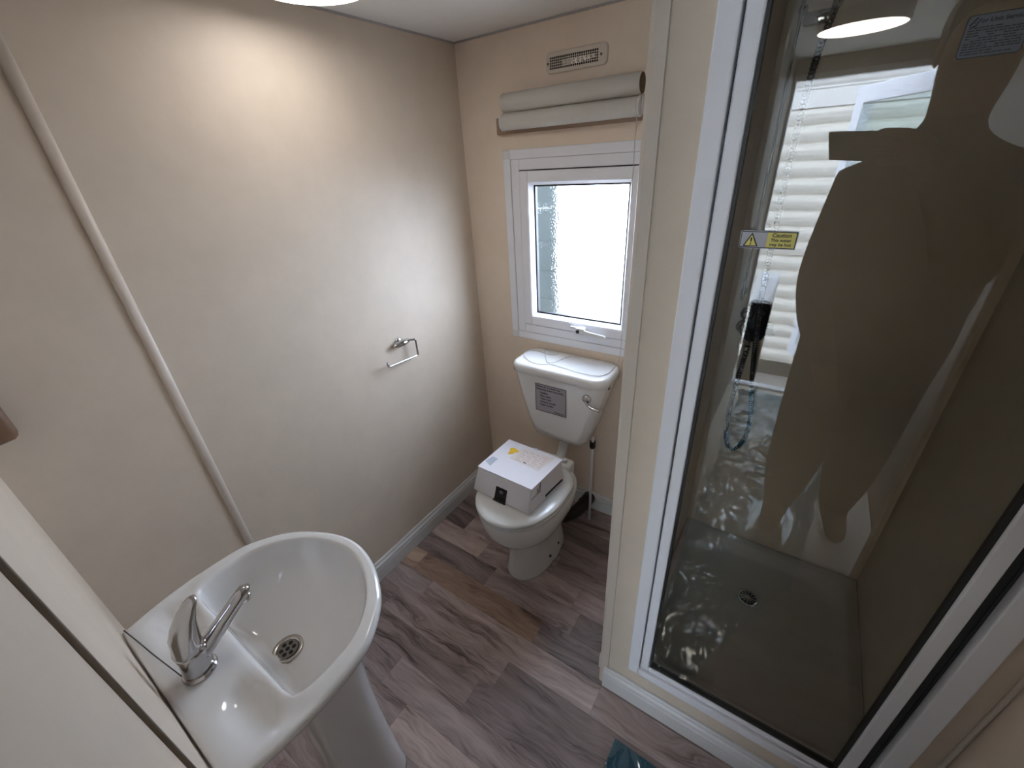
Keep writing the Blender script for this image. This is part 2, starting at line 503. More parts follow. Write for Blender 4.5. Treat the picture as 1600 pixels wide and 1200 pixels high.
# floor: vinyl planks on a dark slab
flo = struct('floor', box(-0.05, 1.78, YD - 0.08, 0.06, -0.05, -0.0012), M['subfloor'])
PW = 0.0968
known = {0: [0.409], 1: [0.702], 2: [0.213, 0.975], 3: [0.668], 4: [0.617], -1: [0.30], -2: [0.62], 5: [0.33, 1.05]}
unit = None
tints = {(1, 0): (1.10, 0.98, 0.78, 1)}
k = -6
row = 0
for k in range(-6, 11):
    yt = -0.55 - PW * k
    yb = yt - PW
    yt2, yb2 = min(yt, -0.001), max(yb, YS - 0.05)
    if yt2 - yb2 < 0.01: continue
    rnd = random.Random(100 + k)
    joints = list(known.get(k, []))
    if not joints: joints = [rnd.uniform(0.1, 0.6)]
    while joints[-1] < 1.5: joints.append(joints[-1] + rnd.uniform(0.36, 0.62))
    while joints[0] > 0.28: joints.insert(0, joints[0] - rnd.uniform(0.40, 0.62))
    ends = [0.001] + [j for j in joints if 0.06 < j < 1.62] + [XR - 0.001 if yb > YS - 0.05 else 1.749]
    for i in range(len(ends) - 1):
        if ends[i + 1] - ends[i] < 0.03: continue
        if unit is None:
            bmu = box(-0.5, 0.5, -0.5, 0.5, -0.5, 0.5)
            unit = bpy.data.meshes.new('plank'); bmu.to_mesh(unit); bmu.free(); unit.materials.append(M['plank'])
        if ends[i + 1] < 0.96 and yt < YS - 0.05: continue   # solid behind the basin wall
        x0, x1 = ends[i], ends[i + 1]
        if yt < YS - 0.05: x0 = max(x0, 0.971)
        p = link('plank', unit, None, flo)
        g = 0.0006
        p.location = ((x0 + x1) / 2, (yt2 + yb2) / 2, -0.0035)
        p.scale = (x1 - x0 - g, yt2 - yb2 - g, 0.007)
        c = tints.get((k, i))
        if k == 1 and i == len([j for j in joints if 0.06 < j <= 0.702]) - 1: c = (1.28, 1.10, 0.86, 1)
        v = rnd.uniform(0.86, 1.12)
        p.color = c or (v * 1.02, v, v * rnd.uniform(0.96, 1.04), 1)

struct('floor_hall', box(0.97, 1.75, YD, YS - 0.0505, -0.001, 0.0008), M['carpet'])
# left wall
struct('wall_left', box(-0.05, 0.0, YS - 0.05, 0.06, -0.05, H + 0.02), M['wall'])
# window wall with an opening
WX0, WX1, WZ0, WZ1 = 0.2225, 0.7775, 0.8855, 1.5655
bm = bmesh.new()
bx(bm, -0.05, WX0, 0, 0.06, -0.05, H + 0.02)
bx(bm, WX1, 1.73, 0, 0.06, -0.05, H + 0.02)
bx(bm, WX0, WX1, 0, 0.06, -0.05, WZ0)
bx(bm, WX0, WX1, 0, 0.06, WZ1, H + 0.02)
struct('wall_window', bm, M['wall_bounce_lit'])
# partition
struct('wall_partition', box(XP0, XP1, YF + 0.004, 0.0, 0.0, H), M['wall'])
# shower front wall, cream boards round the frame
bm = bmesh.new()
bx(bm, 0.984, 1.052, YF - 0.002, YF + 0.03, 0.05, H, 0.0)
bx(bm, 1.635, XR + 0.0, YF - 0.002, YF + 0.03, 0.05, H, 0.0)
bx(bm, 1.052, 1.635, YF - 0.002, YF + 0.03, 0.05, 0.180)
bx(bm, 1.052, 1.635, YF - 0.002, YF + 0.03, 1.905, H)
struct('wall_shower_front', bm, M['wall'])
# shower side wall + right wall
struct('wall_shower_side', box(1.642, XR + 0.05, YF + 0.03, 0.0, -0.05, H), M['shower_wall'])
struct('wall_right', box(XR, XR + 0.05, YS - 0.05, YF + 0.03, -0.05, H + 0.02), M['wall'])
# wall behind the basin with the doorway
bm = bmesh.new()
bx(bm, -0.05, 1.055, YS - 0.05, YS, -0.05, H + 0.02)
bx(bm, 1.655, XR + 0.05, YS - 0.05, YS, -0.05, H + 0.02)
bx(bm, 1.055, 1.655, YS - 0.05, YS, 1.90, H + 0.02)
struct('wall_basin', bm, M['wall'])
struct('ceiling', box(-0.05, 1.80, YD - 0.08, 0.06, H, H + 0.04), M['ceiling'])
# hall
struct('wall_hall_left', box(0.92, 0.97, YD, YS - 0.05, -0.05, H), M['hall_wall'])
struct('wall_hall_right', box(1.75, 1.80, YD, YS - 0.05, -0.05, H), M['dark_wall'])
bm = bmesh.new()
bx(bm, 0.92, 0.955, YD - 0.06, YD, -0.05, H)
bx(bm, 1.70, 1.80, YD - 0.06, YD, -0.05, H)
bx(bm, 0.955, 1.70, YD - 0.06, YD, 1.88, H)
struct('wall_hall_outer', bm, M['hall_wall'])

# vertical cover strip on left wall
def half_round(x, y0, y1, z0, z1, depth, n=8):
    poly = [(y0, 0)]
    prof = []
    for i in range(n + 1):
        a = PI * i / n
        prof.append((x + depth * math.sin(a) ** 0.7, (y0 + y1) / 2 - (y1 - y0) / 2 * math.cos(a)))
    b = bmesh.new()
    return loft(b, [[(p[0], p[1], z0) for p in prof] , [(p[0], p[1], z1) for p in prof]])
struct('trim_1', half_round(-0.0005, -1.2265, -1.2035, 0.0, H, 0.0075), M['trim'], True)
# dark strip standing in for the groove's shadow line on the basin wall
struct('groove_shadow', box(0.786, 0.792, YS - 0.001, YS + 0.0045, 0.0, 1.9495, 0.001), M['bead'])
# rounded corner strip of the partition
bm = bmesh.new()
pr = [(0.9570, YF + 0.030), (0.9570, YF - 0.001), (0.9595, YF - 0.0065), (0.9655, YF - 0.008), (0.9860, YF - 0.008), (0.9865, YF - 0.001), (0.966, YF + 0.002), (0.963, YF + 0.030)]
loft(bm, [[(p[0], p[1], 0.0) for p in pr], [(p[0], p[1], H) for p in pr]])
struct('trim_3', bm, M['trim'])
# corner cove on the right
struct('trim_4', box(1.672, 1.6795, YF - 0.010, YF - 0.002, 0.1, H, 0.003), M['trim'])
# thin ceiling edge strips
struct('trim_5', box(0.0005, 0.004, YS, -0.001, H - 0.006, H - 0.0005), M['print_grey'])
struct('trim_6', box(0.0045, XP0, -0.004, -0.0005, H - 0.006, H - 0.0005), M['print_grey'])

# baseboards with a stepped profile
def base_prof(d):  # (offset from the wall, height)
    return [(0, 0.0), (0.016, 0.0), (0.016, 0.058), (0.0135, 0.062), (0.0135, 0.067), (0.016, 0.070), (0.0145, 0.078), (0.0085, 0.083), (0.0085, 0.090), (0.005, 0.095), (0, 0.095)]
def baseboard(name, axis, wall, a0, a1, sgn):
    b = bmesh.new()
    p = base_prof(0)
    if axis == 'y':
        loft(b, [[(wall + sgn * q[0], t, q[1]) for q in p] for t in (a0, a1)])
    else:
        loft(b, [[(t, wall + sgn * q[0], q[1]) for q in p] for t in (a0, a1)])
    return struct(name, b, M['white_paint'])
baseboard('baseboard_left', 'y', 0.0, YS, 0.0, 1)
baseboard('baseboard_window', 'x', 0.0, 0.016, 0.957, -1)
baseboard('baseboard_partition', 'y', XP0 - 0.004, YF + 0.03, -0.016, -1)
baseboard('baseboard_shower', 'x', YF - 0.003, 0.975, XR, -1)

# ------------------------------------------------------------------ window
win = thing('window_1', 'white plastic window with frosted wet glass above the cistern', 'window')
win['kind'] = 'structure'
def ring_frame(bm, x0, x1, z0, z1, t, y0, y1, bev=0.002):
    bx(bm, x0, x0 + t, y0, y1, z0, z1, bev)
    bx(bm, x1 - t, x1, y0, y1, z0, z1, bev)
    bx(bm, x0 + t, x1 - t, y0, y1, z1 - t, z1, bev)
    bx(bm, x0 + t, x1 - t, y0, y1, z0, z0 + t, bev)
    return bm
# flat cover trims, one per side, corner pieces a touch prouder
for (a, b_, c, d) in ((0.190, 0.222, 0.853, 1.598), (0.778, 0.810, 0.853, 1.598)):
    obj('cover_trim', box(a, b_, -0.008, 0.0, c, d, 0.002), M['upvc'], win)
for (c, d) in ((1.566, 1.598), (0.853, 0.885)):
    obj('cover_trim', box(0.2225, 0.7775, -0.0075, 0.0, c, d, 0.002), M['upvc'], win)
for x in (0.189, 0.781):
    for z in (1.5675, 0.852):
        obj('corner_cover', box(x, x + 0.030, -0.0095, -0.0001, z, z + 0.031, 0.003), M['white_plastic'], win)
obj('frame', ring_frame(bmesh.new(), 0.2225, 0.7775, 0.8855, 1.5655, 0.036, -0.004, 0.055), M['upvc'], win)
obj('gasket', ring_frame(bmesh.new(), 0.2585, 0.7415, 0.9215, 1.5295, 0.006, 0.004, 0.05, 0), M['gasket'], win)
sash = obj('sash', ring_frame(bmesh.new(), 0.2622, 0.7378, 0.9252, 1.5258, 0.036, -0.012, 0.048, 0.003), M['upvc'], win)
# chamfered glazing bead
bm = bmesh.new()
gx0, gx1, gz0, gz1 = 0.298, 0.702, 0.961, 1.490
def qring(i, y): return [(gx0 + i, y, gz0 + i), (gx1 - i, y, gz0 + i), (gx1 - i, y, gz1 - i), (gx0 + i, y, gz1 - i)]
loft(bm, [qring(-0.001, -0.010), qring(0.002, -0.010), qring(0.013, 0.010), qring(0.013, 0.018), qring(-0.001, 0.018)], False, False)
obj('glazing_bead', bm, M['upvc'], sash)
obj('glass_seal', ring_frame(bmesh.new(), gx0 + 0.010, gx1 - 0.010, gz0 + 0.010, gz1 - 0.010, 0.009, 0.014, 0.030, 0), M['black'], sash)
obj('pane', box(gx0 + 0.014, gx1 - 0.014, 0.020, 0.024, gz0 + 0.014, gz1 - 0.014), M['obscure'], sash)
# handle
hd = obj('handle', box(0.517, 0.556, -0.040, -0.0115, 0.928, 0.954, 0.006, 3), M['white_plastic'], win)
bm = bmesh.new()
loft(bm, [[(x, -0.032 + dy, z + dz) for dy, dz in ((-0.005, -h), (0.005, -h), (0.005, h), (-0.005, h))] for x, z, h in ((0.535, 0.940, 0.010), (0.575, 0.936, 0.007), (0.640, 0.930, 0.007), (0.646, 0.930, 0.004))])
bmesh.ops.bevel(bm, geom=bm.edges[:], offset=0.0015, segments=2, affect='EDGES')
obj('lever', bm, M['white_plastic'], hd)
obj('lever_tip', box(0.490, 0.525, -0.030, -0.020, 0.944, 0.954, 0.003), M['white_plastic'], hd)
obj('lock_button', lathe(bmesh.new(), [(0.0075, -0.0425), (0.0075, -0.039)], (0.530, 0, 0.940), 'y', 16), M['gasket'], hd)

# ------------------------------------------------------------------ shower screen
ss = thing('shower_screen', 'tall tinted glass shower screen in a white metal frame', 'shower screen', (1.34, YF, 0.15))
FZ0, FZ1 = 0.178, 1.905
# outer frame: two jambs, sill, head
obj('jamb', box(1.050, 1.0805, YF - 0.020, YF + 0.03, FZ0, FZ1, 0.0025), M['upvc'], ss)
obj('jamb', box(1.600, 1.636, YF - 0.020, YF + 0.03, FZ0, FZ1, 0.0025), M['upvc'], ss)
obj('sill', box(1.081, 1.5995, YF - 0.020, YF + 0.03, FZ0, 0.208, 0.002), M['upvc'], ss)
obj('head_rail', box(1.081, 1.5995, YF - 0.020, YF + 0.03, 1.875, FZ1, 0.002), M['upvc'], ss)
obj('rebate', ring_frame(bmesh.new(), 1.0806, 1.5996, 0.2081, 1.8749, 0.0045, YF + 0.000, YF + 0.014, 0), M['gasket'], ss)
obj('rebate', box(1.5788, 1.5950, YF + 0.002, YF + 0.014, 0.213, 1.8705), M['gasket'], ss)
# door leaf inside it
lf = obj('door_frame', box(1.0835, 1.107, YF - 0.014, YF + 0.012, 0.212, 1.872, 0.003), M['upvc'], ss)
obj('stile', box(1.5535, 1.5785, YF - 0.014, YF + 0.012, 0.212, 1.872, 0.003), M['upvc'], lf)
obj('rail', box(1.107, 1.5535, YF - 0.014, YF + 0.012, 0.2125, 0.228, 0.003), M['upvc'], lf)
obj('rail', box(1.107, 1.5535, YF - 0.014, YF + 0.012, 1.850, 1.872, 0.003), M['upvc'], lf)
obj('glass_seal', ring_frame(bmesh.new(), 1.107, 1.5535, 0.228, 1.850, 0.005, YF - 0.008, YF + 0.008, 0), M['gasket'], ss)
gl = obj('glass_pane', box(1.110, 1.5505, YF - 0.002, YF + 0.002, 0.231, 1.847), M['glass'], ss)
tag(gl, 'brown tinted glass pane mirroring the hall')
# caution sticker on the glass
cs = obj('caution_sticker', box(1.127, 1.203, YF - 0.0030, YF - 0.0021, 1.4215, 1.4475), M['label_grey'], ss)
tag(cs, 'yellow and silver hot water caution sticker')
yy = YF - 0.0033
obj('border', ring_frame(bmesh.new(), 1.128, 1.202, 1.4225, 1.4465, 0.0011, yy - 0.0001, yy + 0.0003, 0), M['print'], cs)
obj('yellow_field', box(1.164, 1.2008, yy, yy + 0.0003, 1.4237, 1.4453), M['label_yellow'], cs)
bm = bmesh.new(); prism(bm, [(1.1325, 1.4245), (1.1535, 1.4245), (1.143, 1.4447)], yy, yy + 0.0003)
obj('warning_triangle', bm, M['print'], cs)
bm = bmesh.new(); prism(bm, [(1.1352, 1.4259), (1.1508, 1.4259), (1.143, 1.4413)], yy - 0.0004, yy)
obj('triangle_fill', bm, M['label_yellow'], cs)
text_mesh('exclamation_mark', '!', 0.0150, (1.143, yy - 0.0007, 1.4272), (1, 0, 0), (0, 0, 1), M['print'], cs, 'CENTER')
text_mesh('caution_lettering', 'Caution', 0.0078, (1.1825, yy - 0.0003, 1.4390), (1, 0, 0), (0, 0, 1), M['print'], cs, 'CENTER')
text_mesh('caution_lettering', 'This water', 0.0062, (1.1825, yy - 0.0003, 1.4325), (1, 0, 0), (0, 0, 1), M['print'], cs, 'CENTER')
text_mesh('caution_lettering', 'may be hot', 0.0062, (1.1825, yy - 0.0003, 1.4262), (1, 0, 0), (0, 0, 1), M['print'], cs, 'CENTER')
# instruction sticker
bm = bmesh.new(); prism(bm, rrect(1.332, 1.6525, 0.0255, 0.0190, 0.004), YF - 0.0030, YF - 0.0021)
ins = obj('instruction_sticker', bm, M['label_shaded'], ss)
tag(ins, 'silver servicing instruction sticker with a black border')
bm = bmesh.new()
o_, i_ = rrect(1.332, 1.6525, 0.0255, 0.0190, 0.004), rrect(1.332, 1.6525, 0.0247, 0.0182, 0.0035)
loft(bm, [[(p[0], yy, p[1]) for p in o_], [(p[0], yy - 0.0003, p[1]) for p in o_], [(p[0], yy - 0.0003, p[1]) for p in i_], [(p[0], yy, p[1]) for p in i_]], False, False)
obj('border', bm, M['print'], ins)
text_mesh('heading_lettering', 'For Unit Servicing', 0.0052, (1.3155, yy - 0.0003, 1.6640), (1, 0, 0), (0, 0, 1), M['print'], ins, 'LEFT', width=0.040)
bm = bmesh.new()
tube(bm, [(1.3095, yy, 1.6625), (1.3145, yy, 1.6690)], 0.0007, 6)
tube(bm, [(1.3105, yy, 1.6612), (1.3150, yy, 1.6620), (1.3158, yy, 1.6655), (1.3130, yy, 1.6640)], 0.0005, 6)
obj('logo', bm, M['print'], ins)
rl = random.Random(3)
bm = bmesh.new()
for i in range(11):
    z = 1.6600 - i * 0.0023
    x = 1.3095
    while x < 1.354:
        wd = rl.uniform(0.002, 0.006)
        if rl.random() < 0.93: bx(bm, x, min(x + wd, 1.3545), yy - 0.0002, yy, z - 0.0005, z + 0.0005)
        x += wd + 0.0009
        if i in (0, 9) and x > 1.333: break
o = obj('small_print', bm, M['print'], ins); o['kind'] = 'stuff'

# ------------------------------------------------------------------ shower interior
st = thing('shower_tray', 'white acrylic shower tray behind the tinted glass', 'shower tray', (1.345, -0.35, 0))
TX0, TX1, TY0, TY1 = 1.052, 1.641, YF + 0.031, -0.001
tcx, tcy = (TX0 + TX1) / 2, (TY0 + TY1) / 2
bm = bmesh.new()
def tr(off, r, z): return [(p[0], p[1], z) for p in rrect(tcx, tcy, (TX1 - TX0) / 2 - off, (TY1 - TY0) / 2 - off, r, 8)]
loft(bm, [tr(0, 0.004, 0.0), tr(0, 0.004, 0.150), tr(0.006, 0.01, 0.156), tr(0.030, 0.06, 0.156), tr(0.040, 0.075, 0.150), tr(0.055, 0.085, 0.118), tr(0.075, 0.09, 0.112), tr(0.18, 0.1, 0.106)], True, True)
obj('tray', bm, M['tray'], st, True)
wz = 0.1075
DX, DY = 1.326, -0.243
wst = obj('waste', lathe(bmesh.new(), [(0.034, -0.003), (0.034, 0.002), (0.030, 0.0035), (0.027, 0.002), (0.0265, 0.0018)], (DX, DY, wz), 'z', 28), M['steel'], st, True)
obj('waste_well', lathe(bmesh.new(), [(0.0275, 0.0034), (0.0275, 0.0038)], (DX, DY, wz), 'z', 24), M['dark_hole'], wst)
bm = bmesh.new()
for i in range(6):
    a = PI * i / 6
    d = Vector((math.cos(a), math.sin(a), 0)) * 0.026
    tube(bm, [Vector((DX, DY, wz + 0.0040)) - d, Vector((DX, DY, wz + 0.0040)) + d], 0.0016, 6)
lathe(bm, [(0.008, 0.003), (0.008, 0.0058)], (DX, DY, wz), 'z', 16)
obj('waste_grid', bm, M['steel'], wst)

# mixer, hose and rail on the shower's back wall
mx = thing('shower_mixer', 'dark shower mixer valve with round knobs behind the tinted glass', 'shower mixer', (1.135, -0.001, 1.08))
bm = bmesh.new(); prism(bm, rrect(1.137, 1.072, 0.034, 0.062, 0.024), -0.0005, -0.045)
bmesh.ops.bevel(bm, geom=[e for e in bm.edges if e.verts[0].co.y < -0.04 and e.verts[1].co.y < -0.04], offset=0.008, segments=3, affect='EDGES')
obj('body', bm, M['mixer'], mx, True)
for z, x in ((1.105, 1.102), (1.062, 1.096)):
    kb = obj('knob', lathe(bmesh.new(), [(0.017, -0.044), (0.0185, -0.050), (0.0185, -0.068), (0.014, -0.073)], (x + 0.012, 0, z), 'y', 24), M['mixer'], mx, True)
    obj('knob_cap', lathe(bmesh.new(), [(0.010, -0.0731), (0.006, -0.076)], (x + 0.012, 0, z), 'y', 18), M['chrome'], kb, True)
obj('hose_outlet', lathe(bmesh.new(), [(0.009, -0.025), (0.012, -0.005), (0.012, 0.0)], (1.132, -0.025, 1.0095), 'z', 18), M['chrome'], mx, True)
obj('side_arm', box(1.168, 1.196, -0.040, -0.0005, 1.03, 1.06, 0.008), M['mixer'], mx, True)

hs = thing('shower_hose', 'chrome flexible shower hose hanging in a long loop behind the glass', 'shower hose', (1.16, -0.05, 0.58))
hp = catmull([(1.132, -0.0265, 0.982), (1.130, -0.040, 0.93), (1.124, -0.05, 0.82), (1.124, -0.05, 0.69), (1.140, -0.05, 0.61), (1.165, -0.05, 0.598), (1.188, -0.05, 0.65), (1.190, -0.05, 0.74), (1.166, -0.058, 0.90), (1.150, -0.066, 1.05), (1.140, -0.062, 1.20), (1.133, -0.05, 1.45), (1.134, -0.05, 1.65), (1.142, -0.05, 1.76), (1.155, -0.05, 1.83)], 14)
bm = bmesh.new(); tube(bm, hp, 0.0070, 8)
obj('liner', bm, M['mixer'], hs, True)
bm = bmesh.new()
acc = 0.0; step = 0.0085; nxt = 0.0
for a, b_ in zip(hp, hp[1:]):
    L = (b_ - a).length
    while nxt <= acc + L:
        t = (nxt - acc) / L
        p = a.lerp(b_, t); d = (b_ - a).normalized()
        tube(bm, [p - d * 0.0026, p, p + d * 0.0026], [0.0072, 0.0086, 0.0072], 8, False)
        nxt += step
    acc += L
o = obj('spiral', bm, M['hose'], hs, True); o['kind'] = 'stuff'
obj('hose_cone', lathe(bmesh.new(), [(0.0075, -0.032), (0.011, -0.006), (0.011, -0.001)], (1.132, -0.0265, 0.985), 'z', 16), M['chrome'], hs, True)

rr = thing('riser_rail', 'slim chrome shower riser rail in the corner behind the glass', 'shower rail', (1.088, -0.03, 1.1))
obj('rail', tube(bmesh.new(), [(1.088, -0.045, 1.14), (1.088, -0.045, 1.86)], 0.0042, 14), M['chrome'], rr, True)
for z in (1.16, 1.84):
    obj('bracket', lathe(bmesh.new(), [(0.010, -0.0005), (0.010, -0.012), (0.006, -0.015), (0.006, -0.044)], (1.088, 0, z), 'y', 18), M['chrome'], rr, True)
sh = thing('shower_handset', 'chrome shower head held high on the riser rail', 'shower head', (1.12, -0.06, 1.84))
bm = bmesh.new(); tube(bm, bez((1.155, -0.05, 1.828), (1.165, -0.06, 1.86), (1.16, -0.10, 1.89), (1.15, -0.15, 1.895), 10), [0.010, 0.011, 0.012, 0.012, 0.012, 0.012, 0.012, 0.013, 0.014, 0.016, 0.018])
obj('handle', bm, M['chrome'], sh, True)
obj('spray_head', lathe(bmesh.new(), [(0.012, 0.028), (0.034, 0.012), (0.038, 0.0), (0.034, -0.006)], (1.150, -0.165, 1.885), 'z', 28), M['chrome'], sh, True)
obj('holder', box(1.0962, 1.152, -0.062, -0.034, 1.800, 1.826, 0.006), M['chrome'], sh, True)

# ================================================================== WASHBASIN
wb = thing('washbasin', 'white oval ceramic washbasin on a pedestal against the wall', 'washbasin', (0.49, YS, 0))
BX, BY, BZ = 0.49, -1.345, 0.80
half_out = [(-1.526, 0.213), (-1.49, 0.222), (-1.45, 0.229), (-1.38, 0.233), (-1.31, 0.228), (-1.265, 0.213), (-1.21, 0.172), (-1.17, 0.113), (-1.147, 0.055)]
half_in = [(-1.408, 0.172), (-1.39, 0.185), (-1.35, 0.190), (-1.30, 0.187), (-1.255, 0.168), (-1.212, 0.128), (-1.182, 0.078), (-1.169, 0.035)]
def closed_outline(half, tip, back_mid):
    pts = [(BX + hw, y, 0) for y, hw in half] + [(BX, tip, 0)] + [(BX - hw, y, 0) for y, hw in reversed(half)]
    sm = catmull(pts, 8)
    # straight back edge
    a, b_ = sm[-1], sm[0]
    sm += [a.lerp(b_, i / 12) for i in range(1, 12)]
    return sm
OUT = closed_outline(half_out, -1.139, None)
INN = closed_outline(half_in, -1.1655, None)
NA = 96
def radial(poly, a):
    d = Vector((math.cos(a), math.sin(a)))
    best = 0.0
    n = len(poly)
    for i in range(n):
        p = Vector((poly[i].x - BX, poly[i].y - BY)); q = Vector((poly[(i + 1) % n].x - BX, poly[(i + 1) % n].y - BY))
        e = q - p
        den = d.x * e.y - d.y * e.x
        if abs(den) < 1e-12: continue
        t = (p.x * e.y - p.y * e.x) / den
        s = (p.x * d.y - p.y * d.x) / den
        if -1e-9 <= s <= 1 + 1e-9 and t > best: best = t
    return best
angs = [2 * PI * i / NA for i in range(NA)]
# make sure the back corners are hit exactly
for hw, y in ((0.213, -1.526), (-0.213, -1.526)):
    a = math.atan2(y - BY, hw) % (2 * PI)
    j = min(range(NA), key=lambda i: abs(angs[i] - a)); angs[j] = a
RO = [radial(OUT, a) for a in angs]
RI = [radial(INN, a) for a in angs]
def ringpts(rad, zf):
    out = []
    for a, r in zip(angs, rad):
        x, y = BX + r * math.cos(a), BY + r * math.sin(a)
        out.append((x, y, zf(x, y) if callable(zf) else zf))
    return out
def deck(x, y):
    d = 0.0
    for s in (-1, 1):
        q = ((x - (BX + s * 0.135)) / 0.055) ** 2 + ((y + 1.452) / 0.030) ** 2
        d -= 0.015 / (1 + math.exp(min(60.0, (q - 1) * 7)))
    # raised lip at the wall, gentle fall of the deck to the bowl
    if y < -1.40:
        d += -0.003 if y > -1.505 else 0.0
    return BZ + d
def mixr(t): return [ri + (ro - ri) * t for ri, ro in zip(RI, RO)]
def bowl(sc, z): return ringpts([r * sc for r in RI], z)
# offset the bowl slightly so that it deepens towards the waste
rings = []
rings.append(ringpts([min(r * 0.45, 0.10) for r in RO], 0.60))
rings.append(ringpts([r * 0.62 for r in RO], 0.655))
rings.append(ringpts([r * 0.78 for r in RO], 0.705))
rings.append(ringpts([r * 0.90 for r in RO], 0.748))
rings.append(ringpts([r - 0.010 for r in RO], 0.772))
rings.append(ringpts([r - 0.003 for r in RO], 0.782))
rings.append(ringpts([r * 1.0 for r in RO], 0.790))
rings.append(ringpts([r - 0.0025 for r in RO], 0.7965))
rings.append(ringpts([r - 0.008 for r in RO], 0.7995))
for t in (0.80, 0.66, 0.52, 0.38, 0.26, 0.16):
    rings.append(ringpts([min(m_, o_ - 0.009) for m_, o_ in zip(mixr(t), RO)], deck))
rings.append(ringpts(mixr(0.07), lambda x, y: deck(x, y) - 0.001))
rings.append(ringpts(mixr(0.0), 0.7915))
for sc in (0.985, 0.965, 0.935, 0.89, 0.83, 0.76, 0.68, 0.59, 0.50, 0.41, 0.32, 0.24, 0.17):
    sb_ = max(0.0, (sc - 0.30) / 0.70)
    z = 0.6765 + (0.7895 - 0.6765) * (0.75 * sb_ ** 1.8 + 0.25 * sb_ ** 9)
    rings.append(bowl(sc, z))
bm = bmesh.new(); loft(bm, rings, True, True)
obj('basin', bm, M['ceramic'], wb, True)
WX_, WY_, WZ_ = 0.492, -1.348, 0.6775
ws = obj('waste', lathe(bmesh.new(), [(0.030, -0.001), (0.031, 0.0015), (0.029, 0.003), (0.024, 0.0022), (0.021, 0.0), (0.020, -0.003)], (WX_, WY_, WZ_), 'z', 32), M['steel'], wb, True)
obj('waste_well', lathe(bmesh.new(), [(0.0205, 0.0012), (0.0205, 0.0016)], (WX_, WY_, WZ_), 'z', 28), M['dark_steel'], ws)
for i in range(7):
    a = 2 * PI * i / 6
    r0 = 0.0 if i == 6 else 0.0125
    obj('waste_hole', lathe(bmesh.new(), [(0.0044, 0.0016), (0.0044, 0.0020)], (WX_ + r0 * math.cos(a), WY_ + r0 * math.sin(a), WZ_), 'z', 14), M['dark_hole'], ws)
# pedestal
bm = bmesh.new()
pr_ = []
for z, hw, yf, yb in ((0.0, 0.098, -1.222, -1.400), (0.02, 0.098, -1.222, -1.400), (0.06, 0.092, -1.226, -1.400), (0.20, 0.083, -1.232, -1.398), (0.40, 0.080, -1.235, -1.396), (0.55, 0.086, -1.232, -1.396), (0.615, 0.098, -1.222, -1.40), (0.650, 0.106, -1.217, -1.40)):
    ring = []
    for i in range(40):
        a = 2 * PI * i / 40
        c, s = math.cos(a), math.sin(a)
        e = 0.62 if s > 0 else 0.25
        ring.append((BX + hw * math.copysign(abs(c) ** 0.62, c), (yf + yb) / 2 + (yf - yb) / 2 * math.copysign(abs(s) ** e, s), z))
    pr_.append(ring)
loft(bm, pr_)
obj('pedestal', bm, M['ceramic'], wb, True)

# tap
tp = thing('mixer_tap', 'chrome single lever mixer tap on the washbasin deck', 'tap', (0.488, -1.470, 0.797))
TXc, TYc, TZ = 0.488, -1.471, 0.7965
obj('base_ring', lathe(bmesh.new(), [(0.0265, 0.0), (0.0275, 0.003), (0.026, 0.007), (0.0225, 0.009)], (TXc, TYc, TZ), 'z', 32), M['chrome'], tp, True)
bm = bmesh.new()
loft(bm, [[(TXc + r * math.cos(2 * PI * k / 32), TYc + dy + r * 1.04 * math.sin(2 * PI * k / 32), TZ + z) for k in range(32)] for z, r, dy in ((0.008, 0.0225, 0), (0.015, 0.0215, 0), (0.03, 0.021, 0.001), (0.042, 0.022, 0.003), (0.052, 0.0225, 0.004), (0.058, 0.0225, 0.004))])
obj('body', bm, M['chrome'], tp, True)
# spout
bm = bmesh.new()
sp = bez((TXc, TYc + 0.010, TZ + 0.034), (TXc, TYc + 0.035, TZ + 0.042), (TXc, TYc + 0.07, TZ + 0.070), (TXc, TYc + 0.108, TZ + 0.090), 12)
tube(bm, sp + [sp[-1] + Vector((0, 0.004, -0.002)), sp[-1] + Vector((0, 0.006, -0.005))], [0.017, 0.0165, 0.016, 0.0155, 0.015, 0.0145, 0.014, 0.0135, 0.013, 0.0128, 0.0126, 0.0124, 0.0122, 0.010, 0.004], 18)
spo = obj('spout', bm, M['chrome'], tp, True)
obj('aerator', lathe(bmesh.new(), [(0.0085, -0.0165), (0.0095, -0.014), (0.0095, -0.004)], (TXc, TYc + 0.104, TZ + 0.086), 'z', 18), M['chrome'], spo, True)
# lever handle: a tapering paddle that rises forward from the body
bm = bmesh.new()
rg = []
for t, (y, z, w_, th) in enumerate(((-0.010, 0.056, 0.0180, 0.012), (-0.004, 0.060, 0.0245, 0.017), (0.002, 0.068, 0.0270, 0.021), (0.006, 0.082, 0.0275, 0.023), (0.012, 0.100, 0.0255, 0.020), (0.022, 0.122, 0.0205, 0.014), (0.033, 0.138, 0.0160, 0.009), (0.041, 0.146, 0.0115, 0.006), (0.0455, 0.150, 0.005, 0.0025))):
    ring = []
    nrm = Vector((0, -0.85, 0.5)).normalized()
    for k in range(24):
        a = 2 * PI * k / 24
        q = Vector((TXc, TYc + y, TZ + z)) + Vector((1, 0, 0)) * w_ * math.cos(a) + nrm * th * math.sin(a)
        ring.append(q)
    rg.append(ring)
loft(bm, rg)
obj('lever', bm, M['chrome'], tp, True)

